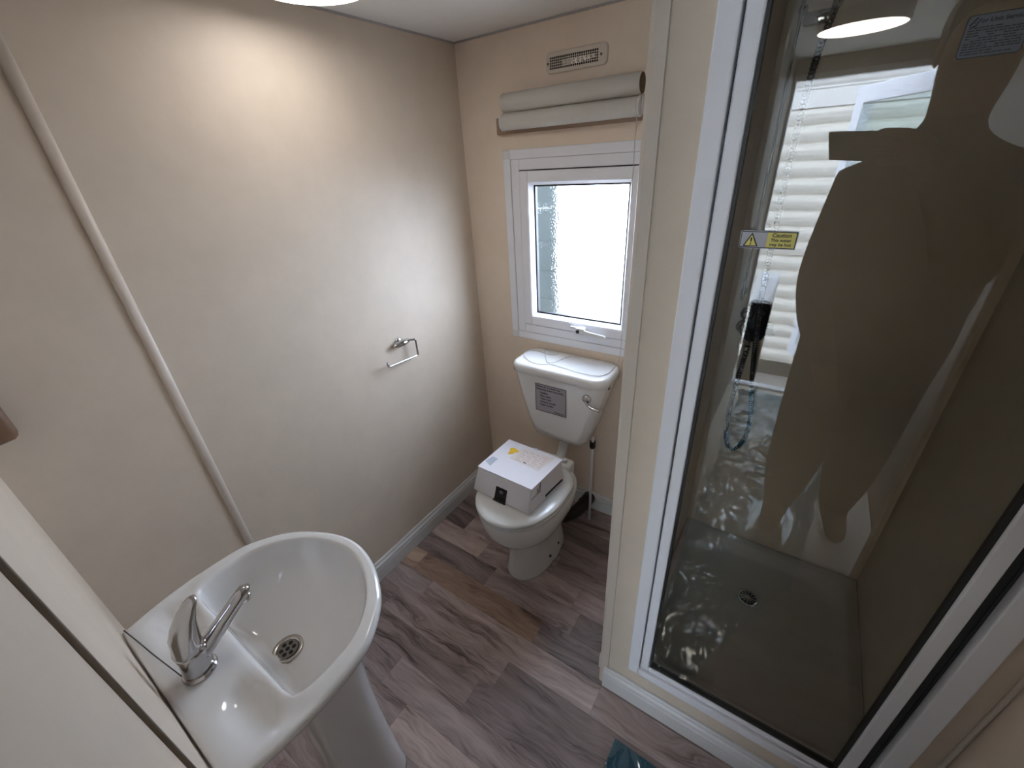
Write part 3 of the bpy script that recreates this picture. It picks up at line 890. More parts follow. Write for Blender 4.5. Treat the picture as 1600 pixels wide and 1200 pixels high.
# plug chain
pc = thing('plug_chain', 'thin dark beaded plug chain lying across the basin deck', 'chain', (0.39, -1.505, 0.80))
cp = catmull([(0.281, -1.520, 0.8018), (0.330, -1.5135, 0.8012), (0.380, -1.5075, 0.8010), (0.430, -1.5005, 0.8005), (0.478, -1.494, 0.8015)], 12)
def bead_chain(bm, pts, r, step):
    acc = 0.0; nxt = 0.0
    for a, b_ in zip(pts, pts[1:]):
        a, b_ = Vector(a), Vector(b_)
        L = (b_ - a).length
        if L < 1e-9: continue
        d = (b_ - a) / L
        while nxt <= acc + L:
            p = a + d * (nxt - acc)
            tube(bm, [p - d * r, p - d * r * 0.5, p + d * r * 0.5, p + d * r], [r * 0.25, r * 0.9, r * 0.9, r * 0.25], 6)
            nxt += step
        acc += L
    tube(bm, pts, r * 0.35, 5)
    return bm
o = obj('beads', bead_chain(bmesh.new(), cp, 0.0013, 0.0032), M['dark_chrome'], pc, True); o['kind'] = 'stuff'

# ================================================================== TOILET
TCX = 0.505
def egg(z, hw, yf, yb, ym=-0.44, n=48, eb=0.55, cx=TCX):
    ring = []
    for i in range(n):
        a = 2 * PI * i / n
        c, s = math.cos(a), math.sin(a)
        if s < 0: y = ym + (ym - yf) * math.copysign(abs(s) ** 0.96, s); x = cx + hw * math.copysign(abs(c) ** 0.96, c)
        else: y = ym + (yb - ym) * abs(s) ** eb; x = cx + hw * math.copysign(abs(c) ** (0.75), c)
        ring.append((x, y, z))
    return ring
to = thing('toilet', 'white ceramic toilet pan with closed seat under the window', 'toilet', (TCX, -0.4, 0))
bm = bmesh.new()
loft(bm, [egg(0.0, 0.096, -0.553, -0.215, -0.40), egg(0.012, 0.097, -0.553, -0.215, -0.40), egg(0.04, 0.088, -0.546, -0.215, -0.40), egg(0.10, 0.080, -0.540, -0.215, -0.41),
          egg(0.17, 0.080, -0.545, -0.215, -0.42), egg(0.205, 0.090, -0.560, -0.215, -0.43), egg(0.235, 0.117, -0.590, -0.215), egg(0.27, 0.143, -0.622, -0.215), egg(0.31, 0.160, -0.643, -0.215),
          egg(0.35, 0.168, -0.654, -0.215), egg(0.385, 0.170, -0.657, -0.215), egg(0.397, 0.167, -0.654, -0.216), egg(0.400, 0.160, -0.646, -0.22)])
obj('pan', bm, M['pan_ceramic'], to, True)
# side foot flare carrying the floor bolts
for s in (-1, 1):
    bm = bmesh.new()
    fl = []
    for z, k_ in ((0.0, 1.0), (0.008, 1.0), (0.02, 0.86), (0.045, 0.55), (0.08, 0.2)):
        fl.append([(TCX + s * (0.055 + 0.045 * k_ * max(0, math.sin(PI * i / 11)) ** 0.6), -0.455 + 0.19 * i / 11, z) for i in range(12)] + [(TCX + s * 0.04, -0.27, z), (TCX + s * 0.04, -0.45, z)])
    loft(bm, fl)
    obj('foot', bm, M['pan_ceramic'], to, True)
    for y, dx in ((-0.325, 0.084), (-0.405, 0.088)):
        bm = bmesh.new(); bmesh.ops.create_uvsphere(bm, u_segments=12, v_segments=8, radius=0.0065)
        for v in bm.verts: v.co += Vector((TCX + s * dx, y, 0.043))
        obj('bolt_hole', bm, M['dark_hole'], to, True)
# back shelf
obj('back_shelf', box(TCX - 0.105, TCX + 0.105, -0.262, -0.205, 0.26, 0.432, 0.012, 3), M['pan_ceramic'], to, True)
for s in (-1, 1):
    obj('hinge', lathe(bmesh.new(), [(0.011, 0.0), (0.011, 0.012), (0.008, 0.016)], (TCX + s * 0.07, -0.235, 0.4315), 'z', 16), M['seat'], to, True)
obj('seat_ring', loft(bmesh.new(), [egg(0.4005, 0.166, -0.658, -0.262, -0.44), egg(0.404, 0.171, -0.664, -0.260, -0.44), egg(0.412, 0.171, -0.664, -0.260, -0.44), egg(0.416, 0.166, -0.659, -0.262, -0.44)]), M['seat'], to, True)
obj('lid', loft(bmesh.new(), [egg(0.4172, 0.166, -0.662, -0.262, -0.44), egg(0.420, 0.171, -0.667, -0.260, -0.44), egg(0.427, 0.171, -0.667, -0.260, -0.44), egg(0.432, 0.167, -0.663, -0.262, -0.44), egg(0.4345, 0.155, -0.650, -0.268, -0.44), egg(0.4365, 0.11, -0.60, -0.30, -0.44), egg(0.437, 0.05, -0.52, -0.36, -0.44)]), M['seat'], to, True)

# soil pipe
sp_ = thing('soil_pipe', 'black waste pipe behind the toilet pan near the floor', 'pipe', (0.55, -0.14, 0.0))
bm = bmesh.new(); tube(bm, bez((0.548, -0.2135, 0.085), (0.575, -0.19, 0.080), (0.600, -0.16, 0.075), (0.602, -0.018, 0.072), 10), 0.030, 20)
obj('elbow', bm, M['black'], sp_, True)
obj('collar', lathe(bmesh.new(), [(0.032, 0.0), (0.034, 0.004), (0.034, 0.018), (0.032, 0.02)], (0.601, -0.085, 0.073), 'y', 24), M['black'], sp_, True)

# cistern
ci = thing('cistern', 'white wall-hung toilet cistern with chrome flush lever', 'cistern', (0.5, 0, 0.47))
CX = 0.5
def cis(z, hw, yf, r=0.04):
    return [(p[0], p[1], z) for p in rrect(CX, (yf - 0.012) / 2, hw, (-0.012 - yf) / 2, r, 6)]
bm = bmesh.new()
loft(bm, [cis(0.462, 0.085, -0.135, 0.03), cis(0.468, 0.108, -0.155, 0.035), cis(0.480, 0.123, -0.165), cis(0.50, 0.132, -0.171), cis(0.56, 0.150, -0.176), cis(0.64, 0.172, -0.179), cis(0.72, 0.192, -0.181), cis(0.775, 0.203, -0.182), cis(0.781, 0.203, -0.182)])
obj('tank', bm, M['ceramic'], ci, True)
def cl(z, hw, y0, y1, r): return [(p[0], p[1], z) for p in rrect(CX + 0.003, (y0 + y1) / 2, hw, (y1 - y0) / 2, r, 8)]
bm = bmesh.new()
loft(bm, [cl(0.781, 0.209, -0.191, -0.004, 0.05), cl(0.784, 0.214, -0.197, -0.003, 0.055), cl(0.806, 0.214, -0.197, -0.003, 0.055), cl(0.815, 0.210, -0.193, -0.005, 0.052), cl(0.8195, 0.203, -0.186, -0.009, 0.046), cl(0.8205, 0.193, -0.176, -0.014, 0.04), cl(0.8200, 0.10, -0.12, -0.05, 0.03)])
obj('tank_lid', bm, M['ceramic'], ci, True)
fl = obj('flush_lever', lathe(bmesh.new(), [(0.018, -0.178), (0.0185, -0.184), (0.016, -0.191), (0.009, -0.196), (0.003, -0.197)], (0.642, 0, 0.731), 'y', 24), M['chrome'], ci, True)
bm = bmesh.new(); tube(bm, bez((0.644, -0.192, 0.722), (0.655, -0.204, 0.710), (0.675, -0.208, 0.704), (0.712, -0.204, 0.705), 12), [0.006, 0.0055, 0.005, 0.005, 0.005, 0.005, 0.0055, 0.006, 0.0065, 0.007, 0.007, 0.0065, 0.004], 14)
obj('lever_arm', bm, M['chrome'], fl, True)
# notice sticker, lying on the slightly battered front
nt = obj('notice_sticker', box(0.408, 0.553, -0.1823, -0.1806, 0.6145, 0.7455), M['notice'], ci)
tag(nt, 'grey printed notice about what not to flush')
ny = -0.1826
obj('border', ring_frame(bmesh.new(), 0.4095, 0.5515, 0.616, 0.744, 0.0016, ny, ny + 0.0006, 0), M['print'], nt)
for t_, x_, z_, s_, w_ in (('Please do not flush the', 0.415, 0.7310, 0.011, 0.110), ('following down the toilet:', 0.415, 0.7180, 0.011, 0.126), ('Nappies', 0.432, 0.7020, 0.010, 0.036), ('Baby wipes', 0.432, 0.6880, 0.010, 0.050), ('Toilet wipes', 0.432, 0.6740, 0.010, 0.052), ('Sanitary towels', 0.432, 0.6600, 0.010, 0.072), ('Paper towels', 0.432, 0.6460, 0.010, 0.060), ('Thank you', 0.497, 0.6225, 0.010, 0.047)):
    text_mesh('notice_lettering', t_, s_, (x_, ny - 0.0001, z_), (1, 0, 0), (0, 0, 1), M['print'], nt, width=w_)
obj('overflow_plug', lathe(bmesh.new(), [(0.010, 0.0), (0.010, 0.004)], (0.697, -0.10, 0.755), 'x', 14), M['card_tube'], ci)
# flush pipe
bm = bmesh.new(); tube(bm, [(TCX, -0.10, 0.47), (TCX, -0.105, 0.42), (TCX, -0.13, 0.375), (TCX, -0.19, 0.345), (TCX, -0.2046, 0.345)], 0.021, 18)
obj('flush_pipe', bm, M['white_plastic'], ci, True)

wp = thing('water_pipe', 'thin white water supply pipe from cistern down to the floor', 'pipe', (0.632, -0.09, 0))
obj('pipe', tube(bmesh.new(), [(0.636, -0.09, 0.0), (0.636, -0.09, 0.490)], 0.0065, 12), M['white_plastic'], wp, True)
obj('connector', lathe(bmesh.new(), [(0.010, 0.432), (0.013, 0.438), (0.013, 0.466)], (0.636, -0.09, 0), 'z', 12), M['black'], wp)

# white box on the seat
cb = thing('cardboard_box', 'white tapered cardboard box with yellow sticker on the toilet lid', 'box', (0.488, -0.455, 0.437))
BZ0, BZ1 = 0.4380, 0.540
B0 = [(0.346, -0.567), (0.606, -0.574), (0.630, -0.352), (0.366, -0.345)]
B1 = [(0.362, -0.541), (0.605, -0.548), (0.622, -0.348), (0.371, -0.339)]
def at_h(t): return [Vector((a[0] + (b_[0] - a[0]) * t, a[1] + (b_[1] - a[1]) * t, BZ0 + (BZ1 - BZ0) * t)) for a, b_ in zip(B0, B1)]
bm = bmesh.new(); loft(bm, [at_h(0), at_h(0.985)])
bmesh.ops.bevel(bm, geom=bm.edges[:], offset=0.003, segments=2, affect='EDGES')
obj('carton', bm, M['box'], cb)
bm = bmesh.new()
t1 = at_h(1.0)
cc = sum(t1, Vector()) / 4
ov = [cc + (p - cc) * 1.012 for p in t1]
loft(bm, [[(p.x, p.y, BZ1 - 0.0022) for p in ov], [(p.x, p.y, BZ1 + 0.0008) for p in ov]])
obj('top_flap', bm, M['box'], cb)
# slot and grey print on the right side
def side_pt(u, t, out=0.0012):   # along right face: u 0 front..1 back
    q = at_h(t); p = q[1].lerp(q[2], u)
    return p + Vector((out, 0.0, 0))
bm = bmesh.new(); loft(bm, [[side_pt(0.45, 0.10, -0.001), side_pt(0.96, 0.10, -0.001), side_pt(0.96, 0.19, -0.001), side_pt(0.45, 0.19, -0.001)], [side_pt(0.45, 0.10, 0.0012), side_pt(0.96, 0.10, 0.0012), side_pt(0.96, 0.19, 0.0012), side_pt(0.45, 0.19, 0.0012)]])
obj('hand_slot', bm, M['dark_hole'], cb)
for u0, u1, t0, t1_ in ((0.19, 0.21, 0.62, 0.80), (0.235, 0.25, 0.60, 0.90), (0.27, 0.285, 0.66, 0.92), (0.02, 0.30, 0.57, 0.60)):
    bm = bmesh.new(); loft(bm, [[side_pt(u0, t0, a), side_pt(u1, t0, a), side_pt(u1, t1_, a), side_pt(u0, t1_, a)] for a in (0.0004, 0.0010)])
    obj('side_print', bm, M['box_side_print'], cb)
# black square opening with latch on the front
def front_pt(u, t, out=0.0):
    q = at_h(t); p = q[0].lerp(q[1], u)
    return p + Vector((0, -out, 0))
bm = bmesh.new(); loft(bm, [[front_pt(a, b_, o_) for a, b_ in ((0.395, 0.02), (0.595, 0.02), (0.60, 0.56), (0.40, 0.56))] for o_ in (0.0003, 0.0022)])
lt = obj('black_panel', bm, M['phone'], cb)
c0 = front_pt(0.505, 0.40, 0.0028)
bm = bmesh.new()
pts = [c0 + Vector((0.0065 * math.cos(2 * PI * i / 24), 0, 0.0075 * math.sin(2 * PI * i / 24))) for i in range(24)]
tube(bm, pts, 0.0013, 6, closed=True)
tube(bm, [c0 + Vector((0, 0, -0.003)), c0 + Vector((0, 0, 0.003))], 0.0011, 6)
obj('round_mark', bm, M['barcode'], lt)
bm = bmesh.new(); loft(bm, [[front_pt(a, b_, o_) for a, b_ in ((0.385, 0.005), (0.60, 0.005), (0.595, 0.07), (0.39, 0.07))] for o_ in (0.002, 0.006)])
obj('tab', bm, M['gasket'], lt)
# stickers on top
zt = BZ1 + 0.0009
def flat(name, poly, m, z0=zt, th=0.0004, par=cb):
    b = bmesh.new(); prism(b, poly, z0, z0 + th, 'z'); return obj(name, b, m, par)
yp = []
for i in range(22):
    a = 2 * PI * i / 22
    r = 0.0215 * (1 + 0.22 * math.sin(3 * a + 0.6) + 0.10 * math.sin(5 * a))
    yp.append((0.428 + r * 0.82 * math.cos(a), -0.397 + r * 1.0 * math.sin(a)))
tag(flat('yellow_sticker', yp, M['yellow']), 'small irregular yellow sticker')
flat('address_label', [(0.366, -0.501), (0.401, -0.516), (0.4035, -0.468), (0.378, -0.464)], M['barcode'])
pl_ = flat('paper_label', [(0.440, -0.440), (0.575, -0.452), (0.594, -0.356), (0.452, -0.362)], M['paper_pink'], th=0.0003)
rb = random.Random(11)
for i in range(6):
    y = -0.376 - i * 0.0125
    x = 0.462
    while x < 0.57:
        wd = rb.uniform(0.012, 0.035)
        dark = rb.random() < 0.07
        flat('printed_line', [(x, y), (min(x + wd, 0.575), y - 0.001), (min(x + wd, 0.575), y + 0.0035), (x, y + 0.0045)], M['print'] if dark else (M['print_red'] if rb.random() < 0.5 else M['print_faint']), zt + 0.0004, 0.0002, pl_)
        x += wd + 0.008

# ================================================================== WALL FITTINGS
# toilet roll holder
rh = thing('toilet_roll_holder', 'empty chrome toilet roll holder on the long cream wall', 'roll holder', (0, -0.50, 0.975))
bm = bmesh.new()
rings = []
for i in range(15):
    t = i / 14
    y = -0.548 + 0.088 * t
    s = max(0.08, math.sin(PI * min(max(t * 0.94 + 0.03, 0), 1))) ** 0.75
    rings.append([(0.0165 + 0.0165 * s * math.cos(2 * PI * k / 20), y, 0.972 + 0.0125 * s * math.sin(2 * PI * k / 20)) for k in range(20)])
loft(bm, rings)
obj('mount', bm, M['chrome'], rh, True)
obj('wall_plate', lathe(bmesh.new(), [(0.020, 0.0), (0.020, 0.004), (0.016, 0.008)], (0, -0.508, 0.972), 'x', 24), M['chrome'], rh, True)
bm = bmesh.new()
tube(bm, [(0.018, -0.470, 0.972), (0.030, -0.452, 0.9705), (0.031, -0.448, 0.967), (0.031, -0.449, 0.908), (0.031, -0.452, 0.9035), (0.031, -0.458, 0.903), (0.031, -0.592, 0.913), (0.031, -0.598, 0.9155), (0.031, -0.600, 0.920), (0.031, -0.600, 0.932)], 0.0042, 12)
obj('bar', bm, M['chrome'], rh, True)

# vent
vt = thing('wall_vent', 'cream plastic air vent with a small square grille above the blind', 'vent', (0.49, 0, 1.83))
bm = bmesh.new()
o_, i_ = rrect(0.4885, 1.833, 0.1055, 0.0285, 0.014), rrect(0.480, 1.832, 0.0855, 0.0165, 0.001)
o2 = rrect(0.4885, 1.833, 0.1020, 0.0255, 0.012)
loft(bm, [[(p[0], 0.0, p[1]) for p in o_], [(p[0], -0.004, p[1]) for p in o_], [(p[0], -0.006, p[1]) for p in o2], [(p[0], -0.006, p[1]) for p in i_], [(p[0], -0.001, p[1]) for p in i_]], False, False)
obj('plate', bm, M['vent'], vt)
obj('backing', box(0.394, 0.566, -0.0014, -0.0002, 1.815, 1.849), M['dark_hole'], vt)
bm = bmesh.new()
rv = random.Random(5)
for i in range(8):
    x = 0.44 + i * 0.0145
    bx(bm, x, x + 0.011, -0.0022, -0.0014, 1.820 + 0.001 * i, 1.838)
obj('insect_mesh', bm, M['steel'], vt)
for i in range(24):
    x = 0.3955 + i * 0.00735
    obj('grille_bar', box(x - 0.0009, x + 0.0008, -0.0050, -0.0038, 1.8155, 1.8485), M['vent'], vt)
for i in range(1, 5):
    z = 1.8155 + i * 0.0066
    obj('grille_bar', box(0.3945, 0.5655, -0.0049, -0.0039, z - 0.0008, z + 0.0008), M['vent'], vt)
for x in (0.3895, 0.574):
    obj('screw', lathe(bmesh.new(), [(0.0036, -0.0055), (0.0036, -0.007), (0.002, -0.0078)], (x, 0, 1.832), 'y', 12), M['screw'], vt)

# roller blind
rbn = thing('roller_blind', 'rolled cream roller blind on a brown board above the window', 'blind', (0.45, 0, 1.68))
obj('backboard', box(0.180, 0.730, -0.022, 0.0, 1.648, 1.700, 0.002), M['blind_board'], rbn)
lo_ = obj('lower_tube', lathe(bmesh.new(), [(0.0255, 0.236), (0.0265, 0.239), (0.0265, 0.716), (0.0255, 0.719)], (0, -0.050, 1.683), 'x', 32), M['blind'], rbn, True)
for x0, x1 in ((0.2295, 0.236), (0.719, 0.7255)):
    obj('end_cap', lathe(bmesh.new(), [(0.024, x0), (0.028, x0 + 0.001), (0.028, x1 - 0.001), (0.024, x1)], (0, -0.050, 1.683), 'x', 28), M['white_plastic'], lo_, True)
up_ = obj('upper_tube', lathe(bmesh.new(), [(0.0275, 0.238), (0.0285, 0.240), (0.0285, 0.722), (0.027, 0.7235)], (0, -0.0515, 1.7385), 'x', 32), M['blind'], rbn, True)
obj('tube_core', lathe(bmesh.new(), [(0.0262, 0.7225), (0.0262, 0.7245)], (0, -0.0515, 1.7385), 'x', 28), M['card_tube'], up_)
obj('bracket', box(0.7265, 0.731, -0.060, -0.0, 1.665, 1.712, 0.002), M['white_plastic'], rbn)
# pull chain: hangs to the cistern lid and lies there in loops
lidz = 0.8228
ch = [(0.7215, -0.072, 1.662), (0.7210, -0.070, 1.50), (0.7205, -0.062, 1.25), (0.7200, -0.055, 1.00), (0.714, -0.045, 0.88), (0.700, -0.026, 0.8262)]
ch += [(x, y, lidz) for x, y in ((0.694, -0.030), (0.697, -0.070), (0.695, -0.114), (0.668, -0.152), (0.59, -0.157), (0.521, -0.147), (0.46, -0.143), (0.425, -0.159), (0.385, -0.160), (0.340, -0.137), (0.312, -0.107), (0.302, -0.065), (0.325, -0.050), (0.365, -0.050), (0.406, -0.058), (0.436, -0.046), (0.433, -0.022), (0.41, -0.016), (0.370, -0.020), (0.380, -0.043), (0.424, -0.112))]
ch += [(0.450, -0.135, lidz + 0.002), (0.470, -0.106, lidz + 0.0005), (0.484, -0.060, lidz), (0.502, -0.032, lidz), (0.535, -0.020, lidz)]
cpt = catmull(ch, 14)
o = obj('pull_chain', bead_chain(bmesh.new(), cpt, 0.0018, 0.0050), M['chain'], rbn, True); o['kind'] = 'stuff'

# wooden peg by the corner
wk = thing('wooden_wall_peg', 'brown wooden peg block beside the corner at the left edge', 'peg', (0.06, YS, 1.17))
bm = bmesh.new()
rings = []
for y, s in ((YS, 1.0), (YS + 0.030, 1.0), (YS + 0.048, 0.96), (YS + 0.054, 0.86), (YS + 0.057, 0.68)):
    rings.append([(p[0], y, p[1]) for p in rrect(0.062, 1.199, 0.042 * s, 0.036 * s, 0.014 * s, 5)])
loft(bm, rings)
obj('block', bm, M['brown_wood'], wk, True)
obj('top_cap', box(0.0165, 0.1075, YS + 0.0, YS + 0.034, 1.2355, 1.243, 0.003), M['brown_wood'], wk)

# ceiling lamps
def lamp(name, label, c, r, m):
    t = thing(name, label, 'lamp', (c[0], c[1], H - 0.05))
    obj('base', lathe(bmesh.new(), [(r * 0.98, 0.0), (r, -0.006), (r, -0.040), (r * 0.985, -0.046), (r * 0.955, -0.046)], (c[0], c[1], H), 'z', 64), M['white_plastic'], t, True)
    obj('diffuser', lathe(bmesh.new(), [(r * 0.954, -0.0440), (r * 0.954, -0.0462), (r * 0.93, -0.0475), (r * 0.6, -0.0485)], (c[0], c[1], H), 'z', 64), m, t, True)
    return t
lamp('ceiling_lamp', 'round white flush ceiling lamp glowing over the toilet room', (0.247, -0.752), 0.131, M['lamp'])
lamp('ceiling_lamp', 'round ceiling lamp of the hall mirrored in the shower glass', (1.212, -2.215), 0.135, M['hall_lamp'])

# ================================================================== HALL AND OUTSIDE (seen in the shower glass)
# protective film on the floor
FR = [(-0.80, 1.20), (-0.95, 1.235), (-1.10, 1.30), (-1.25, 1.39), (-1.40, 1.465), (-1.9, 1.53), (-2.4, 1.60), (-3.2, 1.62)]
NX, NY = 110, 430
fx0, fx1, fy0, fy1 = 1.062, 1.60, -0.858, -3.06
bm = bmesh.new()
vv = []
for j in range(NY + 1):
    rowv = []
    for i in range(NX + 1):
        u, v = i / NX, j / NY
        y = fy0 + (fy1 - fy0) * v
        xr = 1.60
        for (ya, xa), (yb_, xb) in zip(FR, FR[1:]):
            if ya >= y >= yb_: xr = xa + (xb - xa) * (ya - y) / (ya - yb_)
        x = fx0 + (xr - fx0) * u
        x += 0.018 * noise.noise(Vector((x * 3, y * 5, 3.1)))
        y += 0.012 * noise.noise(Vector((x * 5, y * 3, 8.4)))
        h = 1 - abs(noise.noise(Vector((x * 5.0, y * 4.0, 0.3)))) * 2
        h2 = 1 - abs(noise.noise(Vector((x * 11.0 + 4, y * 9.0, 1.7)))) * 2
        amp = min(1.0, 0.12 + max(0.0, (-y - 0.93)) * 3.0) * (0.35 + 0.65 * max(0.0, min(1.0, (y + 2.6) / 0.5)))
        h3 = 1 - abs(noise.noise(Vector((x * 24.0 + 9, y * 20.0, 2.9)))) * 2
        foot = min(((x - 1.365) / 0.09) ** 2 + ((y + 1.76) / 0.17) ** 2, ((x - 1.595) / 0.09) ** 2 + ((y + 1.84) / 0.17) ** 2)
        amp *= min(1.0, max(0.03, foot - 0.9))
        z = 0.002 + amp * (0.030 * max(0, h) ** 6 + 0.022 * max(0, h2) ** 6 + 0.009 * max(0, h3) ** 4 + 0.004 * (1 + noise.noise(Vector((x * 7, y * 6, 5.5)))))
        rowv.append(bm.verts.new((x, y, z)))
    vv.append(rowv)
for j in range(NY):
    for i in range(NX):
        bm.faces.new((vv[j][i], vv[j][i + 1], vv[j + 1][i + 1], vv[j + 1][i]))
pf = obj('protective_film', bm, M['film'], None, True)
tag(pf, 'crumpled teal blue plastic film covering the floor beside the shower', 'plastic film')

# threshold and exterior door
struct('trim_7', box(0.955, 1.70, YD - 0.060, YD + 0.004, -0.01, 0.020, 0.006), M['upvc'])
df = thing('door_1', 'white framed glass outer door standing open at the hall end', 'door', (1.69, YD - 0.05, 0))
df['kind'] = 'structure'
for a, b_ in ((0.9551, 0.985), (1.672, 1.6999)):
    obj('door_post', box(a, b_, YD - 0.062, YD + 0.004, 0.022, 1.879, 0.003), M['upvc'], df)
obj('door_head', box(0.985, 1.672, YD - 0.062, YD + 0.004, 1.853, 1.879, 0.003), M['upvc'], df)
# leaf, hinged on the right and swung outwards
ang = math.radians(62)
hinge = Vector((1.668, YD - 0.075, 0))
ux = Vector((-math.cos(ang), -math.sin(ang), 0)); un = Vector((math.sin(ang), -math.cos(ang), 0))
def leaf_box(u0, u1, d0, d1, z0, z1, bev=0.003):
    b = box(u0, u1, d0, d1, z0, z1, bev)
    for v in b.verts:
        q = v.co.copy()
        v.co = hinge + ux * q.x + un * q.y + Vector((0, 0, q.z))
    return b
LW = 0.76
ll = obj('leaf_stile', leaf_box(0.0, 0.085, -0.03, 0.03, 0.03, 1.85), M['upvc'], df)
obj('leaf_stile', leaf_box(LW - 0.085, LW, -0.03, 0.03, 0.03, 1.85), M['upvc'], df)
obj('leaf_rail', leaf_box(0.085, LW - 0.085, -0.03, 0.03, 1.76, 1.85), M['upvc'], df)
obj('leaf_rail', leaf_box(0.085, LW - 0.085, -0.03, 0.03, 0.03, 0.13), M['upvc'], df)
obj('leaf_pane', leaf_box(0.080, LW - 0.080, -0.008, 0.008, 0.125, 1.765, 0), M['clear'], df)
hdl = obj('door_handle', leaf_box(LW - 0.055, LW - 0.025, -0.045, -0.029, 0.86, 1.06), M['upvc'], df)
obj('grip', leaf_box(LW - 0.15, LW - 0.035, -0.075, -0.055, 0.97, 0.99), M['chrome'], hdl)
obj('grip_neck', leaf_box(LW - 0.050, LW - 0.032, -0.074, -0.044, 0.970, 0.990), M['chrome'], hdl)

# white meter post just outside the door
mp_ = thing('meter_post', 'short dark post with a bright white cap outside the open door', 'post', (1.05, YD - 0.20, -0.6))
obj('post', box(0.992, 1.122, YD - 0.26, YD - 0.15, -0.60, 0.585, 0.006), M['mixer'], mp_)
bm = bmesh.new()
prism(bm, [(YD - 0.130, 0.585), (YD - 0.310, 0.585), (YD - 0.310, 0.765), (YD - 0.295, 0.768), (YD - 0.130, 0.602)], 0.988, 1.120, 'x')
bmesh.ops.bevel(bm, geom=bm.edges[:], offset=0.006, segments=2, affect='EDGES')
obj('cap', bm, M['bright_cap'], mp_)

# neighbouring caravan
YN = -5.0
nc = thing('neighbour_caravan', 'cream clad side of a neighbouring caravan mirrored in the shower glass', 'caravan', (1.2, YN - 0.1, -0.75))
PITCH_ = 0.14
bd = None
for i in range(22):
    z = -0.56 + i * PITCH_
    b = bmesh.new()
    prof = [(-0.006, 0.0), (-0.008, 0.012), (0.012, 0.030), (0.026, 0.060), (0.032, 0.095), (0.026, 0.122), (0.004, 0.136), (-0.006, PITCH_)]
    loft(b, [[(x, YN + q[0], z + q[1]) for q in prof] + [(x, YN - 0.02, z + PITCH_), (x, YN - 0.02, z)] for x in (-3.0, 5.5)])
    if i == 17:
        b.free(); b = box(-3.0, 5.5, YN - 0.02, YN + 0.024, z, z + PITCH_ - 0.012)
    obj('siding_board', b, M['fascia'] if i >= 17 else M['siding'], nc)
obj('caravan_wall', box(-3.0, 5.5, YN - 0.5, YN - 0.0201, -0.56, 2.55), M['fascia'], nc)
obj('skirting', box(-2.9, 5.4, YN - 0.30, YN - 0.06, -0.75, -0.5601), M['skirt'], nc)
struct('ground', box(-8, 10, -9, 8, -0.80, -0.75), M['ground'])
# caravan underside below the floor, so that daylight does not leak up
struct('wall_chassis', box(-0.05, 1.80, YD - 0.08, 0.06, -0.74, -0.052), M['skirt'])

# dark timber screen standing just outside the window
sd = thing('timber_screen', 'dark green timber screen blurred behind the frosted window glass', 'screen', (-0.2, 0.45, -0.75))
for i in range(18):
    z = -0.75 + i * 0.15
    obj('board', box(-0.55, 0.205, 0.42, 0.445, z, z + 0.147, 0.004), M['hedge'], sd)
for x in (-0.5, 0.17):
    obj('post', box(x - 0.03, x + 0.03, 0.4451, 0.50, -0.75, 1.98, 0.004), M['hedge'], sd)

